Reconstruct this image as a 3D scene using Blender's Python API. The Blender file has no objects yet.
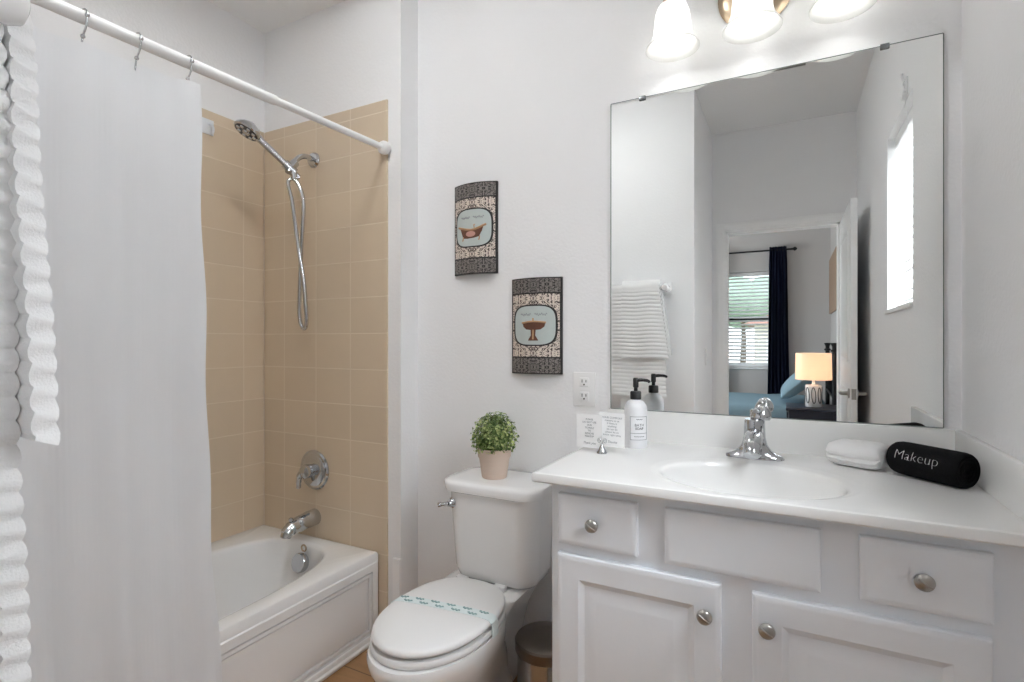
import bpy, bmesh, math, random
from math import sin, cos, pi, radians
from mathutils import Vector, Matrix, noise
random.seed(7)
S = bpy.context.scene
COL = S.collection

# ------------------------------------------------------------------ camera, world, exposure
cam = bpy.data.cameras.new('camera')
cam.lens = 530.0/1024*36.0
cam.sensor_width = 36.0
cam.shift_y = 0.001
cam.clip_start = 0.02
cam_o = bpy.data.objects.new('camera', cam)
COL.objects.link(cam_o)
cam_o.location = (0, 0, 1.20)
cam_o.rotation_euler = (radians(90), 0, radians(27.7))
S.camera = cam_o

W = bpy.data.worlds.new('sky'); S.world = W
W.use_nodes = True
wn = W.node_tree
bg = wn.nodes['Background']
sky = wn.nodes.new('ShaderNodeTexSky')
sky.sky_type = 'HOSEK_WILKIE'
sky.sun_direction = (0.1, 0.55, 0.83)
sky.turbidity = 5.0
hsv = wn.nodes.new('ShaderNodeHueSaturation')
hsv.inputs['Saturation'].default_value = 0.35
wn.links.new(sky.outputs[0], hsv.inputs['Color'])
wn.links.new(hsv.outputs[0], bg.inputs['Color'])
SKY_STRENGTH = 14.0
bg.inputs['Strength'].default_value = SKY_STRENGTH
BULB_STRENGTH = 13.0
DAYLIGHT = 42.0
FILL_DOME_STRENGTH = 31.0

S.view_settings.view_transform = 'Standard'
S.view_settings.look = 'None'
S.view_settings.gamma = 1.0
S.view_settings.use_curve_mapping = False
S.view_settings.exposure = 0.27
S.cycles.max_bounces = 14
S.cycles.diffuse_bounces = 8
S.cycles.glossy_bounces = 6
S.cycles.transparent_max_bounces = 16
S.cycles.sample_clamp_indirect = 8.0
S.cycles.caustics_reflective = False
S.cycles.caustics_refractive = False

def portal(name, loc, rot, sx, sy):
    l = bpy.data.lights.new(name, 'AREA'); l.shape = 'RECTANGLE'; l.size = sx; l.size_y = sy
    l.cycles.is_portal = True
    o = bpy.data.objects.new(name, l); COL.objects.link(o)
    o.location = loc; o.rotation_euler = rot
    return o
# daylight falling through the bathroom window from the open sky outside
day = bpy.data.lights.new('window_daylight', 'AREA'); day.shape = 'RECTANGLE'; day.size = 0.80; day.size_y = 0.56
day.energy = DAYLIGHT; day.color = (0.93, 0.97, 1.0)
day_o = bpy.data.objects.new('window_daylight', day); COL.objects.link(day_o)
day_o.location = (0.64, 0.855, 1.80); day_o.rotation_euler = (0, radians(75), 0)
side_fill = bpy.data.lights.new('added_bedroom_fill', 'AREA'); side_fill.shape = 'RECTANGLE'; side_fill.size = 1.2; side_fill.size_y = 1.4  # added lamp outside the invented side window, brightens the bedroom
side_fill.energy = 60.0; side_fill.color = (0.95, 0.98, 1.0)
side_o = bpy.data.objects.new('added_bedroom_fill', side_fill); COL.objects.link(side_o)
side_o.location = (-3.28, -2.2, 1.5); side_o.rotation_euler = (0, radians(-90), 0)
portal('bedroom_window_portal', (-0.55, -4.06, 1.485), (radians(90), 0, 0), 0.75, 1.28)

# ------------------------------------------------------------------ materials
def lin(c):
    return tuple(((x/12.92) if x <= 0.04045 else ((x+0.055)/1.055)**2.4) for x in (v/255.0 for v in c))
def M(name, rgb, rough=0.5, metal=0.0, bump=0.0, bscale=60.0, var=0.0, vscale=8.0, coat=0.0, spec=0.5, emit=None, estr=0.0, trans=0.0, sheen=0.0):
    m = bpy.data.materials.new(name); m.use_nodes = True
    n = m.node_tree.nodes; l = m.node_tree.links
    b = n['Principled BSDF']
    c = lin(rgb)+(1.0,)
    b.inputs['Base Color'].default_value = c
    b.inputs['Roughness'].default_value = rough
    b.inputs['Metallic'].default_value = metal
    b.inputs['Specular IOR Level'].default_value = spec
    b.inputs['Coat Weight'].default_value = coat
    b.inputs['Transmission Weight'].default_value = trans
    b.inputs['Sheen Weight'].default_value = sheen
    if emit:
        b.inputs['Emission Color'].default_value = lin(emit)+(1.0,)
        b.inputs['Emission Strength'].default_value = estr
    tc = n.new('ShaderNodeTexCoord')
    nz = n.new('ShaderNodeTexNoise'); nz.inputs['Scale'].default_value = vscale; nz.inputs['Detail'].default_value = 4
    l.new(tc.outputs['Object'], nz.inputs['Vector'])
    mr = n.new('ShaderNodeMapRange')
    mr.inputs['To Min'].default_value = 1.0-var; mr.inputs['To Max'].default_value = 1.0+var
    l.new(nz.outputs['Fac'], mr.inputs['Value'])
    mx = n.new('ShaderNodeVectorMath'); mx.operation = 'SCALE'
    mx.inputs[0].default_value = c[:3]
    l.new(mr.outputs[0], mx.inputs['Scale'])
    l.new(mx.outputs[0], b.inputs['Base Color'])
    if bump:
        nb = n.new('ShaderNodeTexNoise'); nb.inputs['Scale'].default_value = bscale; nb.inputs['Detail'].default_value = 3
        l.new(tc.outputs['Object'], nb.inputs['Vector'])
        bp = n.new('ShaderNodeBump'); bp.inputs['Strength'].default_value = bump; bp.inputs['Distance'].default_value = 0.01
        l.new(nb.outputs['Fac'], bp.inputs['Height'])
        l.new(bp.outputs[0], b.inputs['Normal'])
    return m

def tile_mat(name, axes, off, tile, grout, w, h, mortar, rough=0.28, streak=0.0, shift=0.0):
    m = bpy.data.materials.new(name); m.use_nodes = True
    n = m.node_tree.nodes; l = m.node_tree.links; b = n['Principled BSDF']
    tc = n.new('ShaderNodeTexCoord'); sp = n.new('ShaderNodeSeparateXYZ'); cb = n.new('ShaderNodeCombineXYZ')
    l.new(tc.outputs['Object'], sp.inputs[0])
    for i, a in enumerate(axes):
        ad = n.new('ShaderNodeMath'); ad.operation = 'SUBTRACT'; ad.inputs[1].default_value = off[i]
        l.new(sp.outputs['XYZ'.index(a)], ad.inputs[0]); l.new(ad.outputs[0], cb.inputs[i])
    br = n.new('ShaderNodeTexBrick')
    br.offset = shift; br.squash = 1.0
    br.inputs['Scale'].default_value = 1.0
    br.inputs['Brick Width'].default_value = w; br.inputs['Row Height'].default_value = h
    br.inputs['Mortar Size'].default_value = mortar; br.inputs['Mortar Smooth'].default_value = 0.3
    br.inputs['Bias'].default_value = 0.0
    c1 = lin(tile)
    br.inputs['Color1'].default_value = c1+(1,)
    br.inputs['Color2'].default_value = tuple(x*0.95 for x in c1)+(1,)
    br.inputs['Mortar'].default_value = lin(grout)+(1,)
    l.new(cb.outputs[0], br.inputs['Vector'])
    nz = n.new('ShaderNodeTexNoise'); nz.inputs['Scale'].default_value = 9; nz.inputs['Detail'].default_value = 6
    if streak:
        mp = n.new('ShaderNodeMapping'); mp.inputs['Scale'].default_value = (1, 8, 1)
        l.new(cb.outputs[0], mp.inputs[0]); l.new(mp.outputs[0], nz.inputs['Vector'])
    else:
        l.new(cb.outputs[0], nz.inputs['Vector'])
    mr = n.new('ShaderNodeMapRange'); k = 0.03+streak
    mr.inputs['To Min'].default_value = 1-k; mr.inputs['To Max'].default_value = 1+k
    l.new(nz.outputs['Fac'], mr.inputs['Value'])
    sc = n.new('ShaderNodeVectorMath'); sc.operation = 'SCALE'
    l.new(br.outputs['Color'], sc.inputs[0]); l.new(mr.outputs[0], sc.inputs['Scale'])
    l.new(sc.outputs[0], b.inputs['Base Color'])
    b.inputs['Roughness'].default_value = rough
    bp = n.new('ShaderNodeBump'); bp.inputs['Strength'].default_value = 0.5; bp.inputs['Distance'].default_value = 0.0015; bp.invert = True
    l.new(br.outputs['Fac'], bp.inputs['Height']); l.new(bp.outputs[0], b.inputs['Normal'])
    return m

def damask_mat(name, light, dark, scale, thr, x0):
    m = bpy.data.materials.new(name); m.use_nodes = True
    n = m.node_tree.nodes; l = m.node_tree.links; b = n['Principled BSDF']
    tc = n.new('ShaderNodeTexCoord'); sp = n.new('ShaderNodeSeparateXYZ'); cb = n.new('ShaderNodeCombineXYZ')
    l.new(tc.outputs['Object'], sp.inputs[0])
    ab = n.new('ShaderNodeMath'); ab.operation = 'PINGPONG'; ab.inputs[1].default_value = x0
    l.new(sp.outputs[0], ab.inputs[0]); l.new(ab.outputs[0], cb.inputs[0])
    ab2 = n.new('ShaderNodeMath'); ab2.operation = 'PINGPONG'; ab2.inputs[1].default_value = 0.05
    l.new(sp.outputs[2], ab2.inputs[0]); l.new(ab2.outputs[0], cb.inputs[1])
    nz = n.new('ShaderNodeTexNoise'); nz.inputs['Scale'].default_value = scale; nz.inputs['Detail'].default_value = 1.5; nz.inputs['Distortion'].default_value = 2.2
    l.new(cb.outputs[0], nz.inputs['Vector'])
    cr = n.new('ShaderNodeValToRGB')
    e = cr.color_ramp.elements
    e[0].position = thr-0.03; e[0].color = lin(dark)+(1,)
    e[1].position = thr+0.03; e[1].color = lin(light)+(1,)
    l.new(nz.outputs['Fac'], cr.inputs[0]); l.new(cr.outputs[0], b.inputs['Base Color'])
    b.inputs['Roughness'].default_value = 0.35
    return m

def glass_mat(name, tint=(1, 1, 1), gloss=0.08):
    m = bpy.data.materials.new(name); m.use_nodes = True
    n = m.node_tree.nodes; l = m.node_tree.links
    n.remove(n['Principled BSDF'])
    t = n.new('ShaderNodeBsdfTransparent'); t.inputs[0].default_value = tint+(1,)
    g = n.new('ShaderNodeBsdfGlossy'); g.inputs['Roughness'].default_value = 0.02
    x = n.new('ShaderNodeMixShader'); x.inputs[0].default_value = gloss
    l.new(t.outputs[0], x.inputs[1]); l.new(g.outputs[0], x.inputs[2])
    l.new(x.outputs[0], n['Material Output'].inputs[0])
    return m

def fabric_mat(name, rgb, translucent=0.25, stripes=None, bump=0.2, bscale=400, rough=0.9):
    m = bpy.data.materials.new(name); m.use_nodes = True
    n = m.node_tree.nodes; l = m.node_tree.links
    b = n['Principled BSDF']; c = lin(rgb)+(1,)
    b.inputs['Base Color'].default_value = c; b.inputs['Roughness'].default_value = rough
    b.inputs['Specular IOR Level'].default_value = 0.2
    tc = n.new('ShaderNodeTexCoord')
    nb = n.new('ShaderNodeTexNoise'); nb.inputs['Scale'].default_value = bscale; nb.inputs['Detail'].default_value = 2
    l.new(tc.outputs['Object'], nb.inputs['Vector'])
    bp = n.new('ShaderNodeBump'); bp.inputs['Strength'].default_value = bump; bp.inputs['Distance'].default_value = 0.002
    l.new(nb.outputs['Fac'], bp.inputs['Height'])
    last = bp
    if stripes:
        wv = n.new('ShaderNodeTexWave'); wv.bands_direction = stripes[0]; wv.inputs['Scale'].default_value = stripes[1]
        l.new(tc.outputs['Object'], wv.inputs['Vector'])
        b2 = n.new('ShaderNodeBump'); b2.inputs['Strength'].default_value = stripes[2]; b2.inputs['Distance'].default_value = 0.002
        l.new(wv.outputs['Fac'], b2.inputs['Height']); l.new(bp.outputs[0], b2.inputs['Normal'])
        last = b2
    l.new(last.outputs[0], b.inputs['Normal'])
    if translucent:
        t = n.new('ShaderNodeBsdfTranslucent'); t.inputs[0].default_value = c
        x = n.new('ShaderNodeMixShader'); x.inputs[0].default_value = translucent
        l.new(b.outputs[0], x.inputs[1]); l.new(t.outputs[0], x.inputs[2])
        l.new(x.outputs[0], n['Material Output'].inputs[0])
    return m

WALL = M('wall_paint', (239, 239, 240), 0.75, bump=0.12, bscale=90, var=0.01)
CEIL = M('ceiling_paint', (240, 240, 240), 0.9, bump=0.15, bscale=70)
TRIM = M('white_trim_paint', (245, 245, 245), 0.35)
BEDWALL = M('bedroom_wall_paint', (194, 191, 189), 0.8, bump=0.1, bscale=90)
TILE_END = tile_mat('beige_tile_end', 'XZ', (-1.642-0.203*20, 1.387-0.15*20), (212, 194, 170), (219, 204, 183), 0.203, 0.15, 0.003)
TILE_SIDE = tile_mat('beige_tile_side', 'YZ', (1.558-0.203*20, 1.387-0.15*20), (212, 194, 170), (219, 204, 183), 0.203, 0.15, 0.003)
FLOOR = tile_mat('tan_floor_plank', 'XY', (-5.02, -5.06), (172, 132, 92), (120, 88, 60), 0.62, 0.155, 0.003, rough=0.35, streak=0.16, shift=0.4)
CARPET = M('bedroom_carpet', (170, 160, 150), 0.95, bump=0.5, bscale=300, var=0.08)
PORC = M('porcelain', (240, 240, 240), 0.12, coat=0.3)
ACRYL = M('white_acrylic', (238, 238, 238), 0.2, coat=0.2)
MARBLE = M('cultured_marble', (241, 241, 240), 0.2, coat=0.1, var=0.006)
CABW = M('cabinet_paint', (242, 246, 251), 0.38, bump=0.02, bscale=40)
CHROME = M('chrome', (196, 198, 201), 0.08, 1.0)
NICKEL = M('satin_nickel', (176, 174, 170), 0.28, 1.0)
NICKELW = M('warm_brushed_nickel', (176, 158, 136), 0.3, 1.0)
STEELB = M('dark_brushed_steel', (120, 112, 104), 0.34, 1.0, var=0.08, vscale=40)
STEEL = M('brushed_steel', (168, 164, 160), 0.22, 1.0)
BLACKP = M('black_plastic', (22, 22, 24), 0.4)
DARKGAP = M('dark_rubber', (60, 60, 60), 0.7)
WPLAST = M('white_plastic', (238, 238, 238), 0.35)
CLEARP = M('frosted_plastic', (238, 241, 245), 0.3, trans=0.15)
MIRROR = M('mirror_silver', (248, 250, 249), 0.0, 1.0)
MIRREDGE = M('mirror_edge_glass', (120, 130, 128), 0.2)
CLIP = M('clear_clip', (120, 122, 124), 0.2, 0.6)
BOTTLE = M('white_bottle', (238, 239, 242), 0.3)
LABEL = M('bottle_label', (240, 241, 244), 0.6)
INK = M('grey_ink', (132, 134, 140), 0.7)
INKD = M('dark_ink', (100, 102, 108), 0.7)
CARD = M('card_stock', (240, 240, 240), 0.7)
TEAL = M('teal_ink', (150, 180, 180), 0.7)
PAPER = M('paper_band', (232, 242, 243), 0.7)
POT = M('blush_terracotta', (206, 187, 172), 0.75, bump=0.05, bscale=80, var=0.05)
SOIL = M('dark_soil', (46, 38, 30), 0.95, bump=0.5, bscale=120)
TERRYW = M('white_terry', (250, 250, 250), 0.95, bump=0.35, bscale=420, sheen=0.2)
TERRYB = M('black_terry', (21, 21, 24), 0.95, bump=1.0, bscale=380, spec=0.2)
THREAD = M('white_thread', (238, 238, 238), 0.8)
CURT = fabric_mat('white_curtain_fabric', (238, 239, 241), 0.3, ('Y', 30.0, 0.10), 0.15)
TOWEL = fabric_mat('white_towel', (246, 246, 246), 0.08, None, 0.35, 420)
NAVY = fabric_mat('navy_drape', (20, 26, 46), 0.05, None, 0.3, 200)
BEDSP = fabric_mat('blue_bedspread', (140, 168, 182), 0.0, None, 0.9, 60)
NAVYF = M('navy_furniture_paint', (38, 42, 56), 0.3)
BLACKM = M('black_iron', (26, 26, 28), 0.45, 0.3)
BLIND = fabric_mat('white_blind_slat', (240, 240, 240), 0.06, None, 0.0, 50, 0.4)
GLASS = glass_mat('window_glass')
CERAM = M('white_ceramic', (240, 240, 240), 0.15)
DARKLINE = M('black_glaze_line', (40, 40, 44), 0.4)
WOODP = M('tan_wood', (154, 130, 110), 0.6, bump=0.2, bscale=30, var=0.12)
BLKBRD = M('black_border', (36, 33, 33), 0.4)
PALEBL = M('pale_blue_field', (188, 198, 196), 0.45, var=0.06, vscale=40)
BROWNP = M('painted_brown', (98, 62, 46), 0.45, var=0.25, vscale=70)
TANP = M('painted_tan', (190, 150, 112), 0.45, var=0.1, vscale=60)
ROSEP = M('painted_rose', (196, 150, 136), 0.5)
GRASS = M('lawn_green', (166, 186, 150), 0.95, var=0.2, vscale=3)
HOUSEW = M('stucco_cream', (214, 208, 196), 0.9)
ROOFM = M('terracotta_roof', (176, 132, 118), 0.9, var=0.15, vscale=6)
BUSH = M('tree_green', (158, 180, 164), 0.9, var=0.3, vscale=5)
TRUNK = M('tree_bark', (100, 84, 70), 0.9)

def leaf_mat():
    m = bpy.data.materials.new('boxwood_leaf'); m.use_nodes = True
    n = m.node_tree.nodes; l = m.node_tree.links; b = n['Principled BSDF']
    g = n.new('ShaderNodeNewGeometry')
    cr = n.new('ShaderNodeValToRGB'); e = cr.color_ramp.elements
    e[0].position = 0.0; e[0].color = lin((62, 88, 42))+(1,)
    e[1].position = 1.0; e[1].color = lin((196, 206, 140))+(1,)
    k = cr.color_ramp.elements.new(0.55); k.color = lin((118, 142, 76))+(1,)
    l.new(g.outputs['Random Per Island'], cr.inputs[0]); l.new(cr.outputs[0], b.inputs['Base Color'])
    b.inputs['Roughness'].default_value = 0.5
    return m
LEAF = leaf_mat()

def shade_mat(name, rgb, estr, transp=0.35):
    m = bpy.data.materials.new(name); m.use_nodes = True
    n = m.node_tree.nodes; l = m.node_tree.links
    b = n['Principled BSDF']; c = lin(rgb)+(1,)
    b.inputs['Base Color'].default_value = c; b.inputs['Roughness'].default_value = 0.25
    b.inputs['Emission Color'].default_value = c; b.inputs['Emission Strength'].default_value = estr
    t = n.new('ShaderNodeBsdfTranslucent'); t.inputs[0].default_value = c
    x = n.new('ShaderNodeMixShader'); x.inputs[0].default_value = 0.5
    l.new(b.outputs[0], x.inputs[1]); l.new(t.outputs[0], x.inputs[2])
    tr = n.new('ShaderNodeBsdfTransparent'); y = n.new('ShaderNodeMixShader'); y.inputs[0].default_value = transp
    l.new(x.outputs[0], y.inputs[1]); l.new(tr.outputs[0], y.inputs[2])
    l.new(y.outputs[0], n['Material Output'].inputs[0])
    return m
FROST = shade_mat('frosted_shade_glass', (244, 244, 242), 0.08, 0.26)
LAMPSH = shade_mat('linen_lampshade', (250, 232, 214), 0.22, 0.0)
BULB = M('lit_bulb', (255, 250, 242), 0.5, emit=(252, 252, 250), estr=BULB_STRENGTH)
BULB2 = M('bedside_bulb', (255, 240, 220), 0.5, emit=(255, 236, 214), estr=52.0)

# ------------------------------------------------------------------ helpers
def world_loc(o):
    v = Vector((0, 0, 0))
    while o is not None:
        v += o.location; o = o.parent
    return v
def thing(name, label, cat, loc, group=None, kind=None):
    o = bpy.data.objects.new(name, None); COL.objects.link(o)
    o.empty_display_size = 0.05
    o.location = loc
    tag(o, label, cat, group, kind)
    return o
def tag(o, label=None, cat=None, group=None, kind=None):
    if label: o['label'] = label
    if cat: o['category'] = cat
    if group: o['group'] = group
    if kind: o['kind'] = kind
    return o
def obj(name, bm, mat, parent=None, smooth=40, label=None, origin=None):
    bmesh.ops.remove_doubles(bm, verts=bm.verts, dist=1e-6)
    bmesh.ops.recalc_face_normals(bm, faces=bm.faces)
    off = world_loc(parent) if parent else Vector(origin or (0, 0, 0))
    bmesh.ops.translate(bm, verts=bm.verts, vec=-off)
    me = bpy.data.meshes.new(name); bm.to_mesh(me); bm.free()
    mats = mat if isinstance(mat, (list, tuple)) else [mat]
    for x in mats: me.materials.append(x)
    if smooth:
        for p in me.polygons: p.use_smooth = True
        me.set_sharp_from_angle(angle=radians(smooth))
    o = bpy.data.objects.new(name, me); COL.objects.link(o)
    if parent: o.parent = parent
    elif origin: o.location = origin
    if label: o['label'] = label
    return o
def struct(name, bm, mat, parent=None, smooth=0):
    o = obj(name, bm, mat, parent, smooth)
    if not parent: o['kind'] = 'structure'
    return o
def sub(o, name, bm, mat, smooth=40, label=None):
    return obj(name, bm, mat, o, smooth, label)
def B(): return bmesh.new()
def box(bm, x0, x1, y0, y1, z0, z1, bev=0.0, seg=2, only=None):
    vs = [bm.verts.new((x, y, z)) for x in (x0, x1) for y in (y0, y1) for z in (z0, z1)]
    fs = [bm.faces.new([vs[i] for i in q]) for q in ((0, 1, 3, 2), (4, 6, 7, 5), (0, 4, 5, 1), (2, 3, 7, 6), (0, 2, 6, 4), (1, 5, 7, 3))]
    if bev:
        es = list({e for f in fs for e in f.edges})
        if only: es = [e for e in es if only((e.verts[0].co+e.verts[1].co)/2, (e.verts[1].co-e.verts[0].co).normalized())]
        bmesh.ops.bevel(bm, geom=es, offset=bev, segments=seg, profile=0.5, affect='EDGES', clamp_overlap=True)
    return bm
def bxm(*a, **k): return box(B(), *a, **k)
def rings(bm, rs, closed=True, cap0=False, cap1=False):
    vr = [[bm.verts.new(p) for p in r] for r in rs]
    n = len(vr[0])
    for a, b in zip(vr, vr[1:]):
        for i in range(n if closed else n-1):
            j = (i+1) % n
            bm.faces.new((a[i], a[j], b[j], b[i]))
    if cap0: bm.faces.new(vr[0][::-1])
    if cap1: bm.faces.new(vr[-1])
    return vr
def frame_of(d):
    d = d.normalized()
    up = Vector((0, 0, 1)) if abs(d.z) < 0.95 else Vector((1, 0, 0))
    a = d.cross(up).normalized(); b = d.cross(a).normalized()
    return a, b
def tube(bm, pts, r, n=12, caps=True, flat=1.0):
    pts = [Vector(p) for p in pts]
    rr = r if isinstance(r, (list, tuple)) else [r]*len(pts)
    rs = []; a = None
    for i, p in enumerate(pts):
        d = (pts[min(i+1, len(pts)-1)]-pts[max(i-1, 0)]).normalized()
        if a is None: a, b = frame_of(d)
        else:
            a = (a-d*a.dot(d)).normalized(); b = d.cross(a).normalized()
        rs.append([p+(a*cos(2*pi*k/n)+b*flat*sin(2*pi*k/n))*rr[i] for k in range(n)])
    rings(bm, rs, True, caps, caps)
    return bm
def spline(pts, k=8):
    P = [Vector(p) for p in pts]; P = [2*P[0]-P[1]]+P+[2*P[-1]-P[-2]]
    out = []
    for i in range(1, len(P)-2):
        for s in range(k):
            t = s/k
            out.append(0.5*((2*P[i])+(P[i+1]-P[i-1])*t+(2*P[i-1]-5*P[i]+4*P[i+1]-P[i+2])*t*t+(3*P[i]-P[i-1]-3*P[i+1]+P[i+2])*t**3))
    out.append(P[-2]); return out
def lathe(bm, prof, o=(0, 0, 0), axis=(0, 0, 1), n=32, sx=1.0, sy=1.0, a0=None):
    o = Vector(o); ax = Vector(axis).normalized()
    if abs(ax.z) > 0.95: u = Vector((1, 0, 0)); v = ax.cross(u)
    else: u, v = frame_of(ax)
    if a0 is not None: u = Vector(a0).normalized(); v = ax.cross(u).normalized()
    rs = [[o+ax*z+(u*sx*cos(2*pi*k/n)+v*sy*sin(2*pi*k/n))*max(r, 1e-5) for k in range(n)] for r, z in prof]
    rings(bm, rs, True, prof[0][0] > 1e-4, prof[-1][0] > 1e-4)
    return bm
def sphere(bm, c, r, sx=1, sy=1, sz=1, sub_=2):
    ret = bmesh.ops.create_icosphere(bm, subdivisions=sub_, radius=r)
    for v in ret['verts']:
        v.co = Vector((v.co.x*sx, v.co.y*sy, v.co.z*sz))+Vector(c)
    return bm
def panel(bm, f, u0, u1, v0, v1, steps, back):
    """rectangular slab with profiled front: f(u, v, d) -> point; steps = [(inset, depth)]"""
    def rect(i, d): return [f(u0+i, v0+i, d), f(u1-i, v0+i, d), f(u1-i, v1-i, d), f(u0+i, v1-i, d)]
    rs = [rect(0, back)]+[rect(i, d) for i, d in steps]
    rings(bm, rs, True, True, True)
    return bm
def solid_sheet(bm, grid, thick):
    """grid[i][j] points -> closed sheet of given thickness along local normals"""
    G = [[Vector(p) for p in r] for r in grid]; nu, nv = len(G), len(G[0])
    def nrm(i, j):
        a = G[min(i+1, nu-1)][j]-G[max(i-1, 0)][j]; b = G[i][min(j+1, nv-1)]-G[i][max(j-1, 0)]
        c = a.cross(b); return c.normalized() if c.length > 1e-12 else Vector((0, 0, 1))
    A = [[bm.verts.new(G[i][j]+nrm(i, j)*thick/2) for j in range(nv)] for i in range(nu)]
    C = [[bm.verts.new(G[i][j]-nrm(i, j)*thick/2) for j in range(nv)] for i in range(nu)]
    for i in range(nu-1):
        for j in range(nv-1):
            bm.faces.new((A[i][j], A[i+1][j], A[i+1][j+1], A[i][j+1]))
            bm.faces.new((C[i][j], C[i][j+1], C[i+1][j+1], C[i+1][j]))
    for i in range(nu-1):
        bm.faces.new((A[i][0], C[i][0], C[i+1][0], A[i+1][0])); bm.faces.new((A[i][-1], A[i+1][-1], C[i+1][-1], C[i][-1]))
    for j in range(nv-1):
        bm.faces.new((A[0][j], A[0][j+1], C[0][j+1], C[0][j])); bm.faces.new((A[-1][j], C[-1][j], C[-1][j+1], A[-1][j+1]))
    return bm
def text_into(bm, s, size, f, depth=0.0006, bold=0.0, align='CENTER', shear=0.0, res=3, cuts=0):
    """letters as solid faces mapped through f(u, v, d)"""
    cu = bpy.data.curves.new('t', 'FONT'); cu.body = s; cu.size = size; cu.align_x = align; cu.align_y = 'CENTER'
    cu.offset = bold; cu.shear = shear; cu.resolution_u = res; cu.extrude = depth/2
    o = bpy.data.objects.new('t', cu); COL.objects.link(o)
    me = bpy.data.meshes.new_from_object(o)
    t = bmesh.new(); t.from_mesh(me)
    if cuts:
        bmesh.ops.triangulate(t, faces=t.faces)
        bmesh.ops.subdivide_edges(t, edges=[e for e in t.edges if e.calc_length() > cuts], cuts=2, use_grid_fill=False)
    vm = {}
    for v in t.verts: vm[v.index] = bm.verts.new(f(v.co.x, v.co.y, v.co.z+depth/2))
    for fc in t.faces:
        try: bm.faces.new([vm[v.index] for v in fc.verts])
        except ValueError: pass
    t.free(); bpy.data.objects.remove(o); bpy.data.curves.remove(cu); bpy.data.meshes.remove(me)
    return bm
def superell(t, a, b, n):
    c, s = cos(t), sin(t)
    return (a*math.copysign(abs(c)**(2/n), c), b*math.copysign(abs(s)**(2/n), s))

# ------------------------------------------------------------------ the room
CZ = 2.765
struct('floor', bxm(-2.30, 0.55, -0.82, 1.90, -0.06, 0.0), FLOOR)
struct('ceiling', bxm(-2.32, 0.56, -0.83, 1.92, CZ, CZ+0.08), CEIL)
struct('ceiling_alcove', bxm(-2.25, -1.41, 0.12, 1.80, 2.655, CZ+0.02), CEIL)
struct('wall_mirror', bxm(-1.379, 0.398, 1.78, 1.92, 0, CZ), WALL)
struct('wall_shower_end', bxm(-2.32, -1.379, 1.670, 1.92, 0, CZ), WALL)
struct('wall_shower_side', bxm(-2.32, -2.196, 0.13, 1.670, 0, CZ), WALL)
struct('wall_towel', bxm(-2.32, -0.525, -0.72, 0.13, 0, CZ), WALL)
# right wall with window opening
WY0, WY1, WZ0, WZ1 = 0.57, 1.14, 1.33, 2.135
bm = B()
box(bm, 0.398, 0.55, -0.72, WY0, 0, CZ); box(bm, 0.398, 0.55, WY1, 1.92, 0, CZ)
box(bm, 0.398, 0.55, WY0, WY1, 0, WZ0); box(bm, 0.398, 0.55, WY0, WY1, WZ1, CZ)
struct('wall_right', bm, WALL)
# door wall
DX0, DX1, DZ = -0.432, 0.305, 2.025
bm = B()
box(bm, -3.1, DX0, -0.82, -0.72, 0, 2.80); box(bm, DX1, 0.55, -0.82, -0.72, 0, 2.80); box(bm, DX0, DX1, -0.82, -0.72, DZ, 2.80)
struct('wall_door_side', bm, WALL)
# tile fields
struct('wall_tile_end', bxm(-2.188, -1.443, 1.662, 1.671, 0.0, 2.183, 0.003, 2), TILE_END)
struct('wall_tile_side', bxm(-2.197, -2.188, 0.135, 1.6619, 0.0, 2.183), TILE_SIDE)
# baseboards, guards and casings
def baseboard(name, x0, x1, y0, y1, h=0.085):
    bm = B(); box(bm, x0, x1, y0, y1, 0, h, 0.004, 2); return struct(name, bm, TRIM)
baseboard('baseboard_mirror', -1.379, -0.545, 1.767, 1.781)
baseboard('baseboard_return', -1.380, -1.366, 1.675, 1.768)
baseboard('baseboard_right', 0.385, 0.399, 0.05, 1.24)
baseboard('baseboard_towel', -1.45, -0.52, 0.129, 0.143)
struct('trim_1', bxm(-1.412, -1.3755, 1.657, 1.672, 0.0, 0.335, 0.003, 2), TRIM)
def casing(name, y, s):
    bm = B()
    for (i0, i1, d) in ((0.0, 0.062, 0.012), (0.012, 0.05, 0.018)):
        y0, y1 = sorted((y, y+s*d))
        box(bm, DX0-i1, DX0-i0, y0, y1, 0, DZ+i1, 0.003); box(bm, DX1+i0, min(DX1+i1, 0.397), y0, y1, 0, DZ+i1, 0.003)
        box(bm, DX0-i0, DX1+i0, y0, y1, DZ+i0, DZ+i1, 0.003)
    return struct(name, bm, TRIM)
casing('trim_2', -0.72, 1); casing('trim_3', -0.82, -1)
bm = B(); box(bm, DX0, DX0+0.016, -0.82, -0.72, 0, DZ); box(bm, DX1-0.016, DX1, -0.82, -0.72, 0, DZ); box(bm, DX0, DX1, -0.82, -0.72, DZ-0.016, DZ)
struct('trim_4', bm, TRIM)
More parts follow.
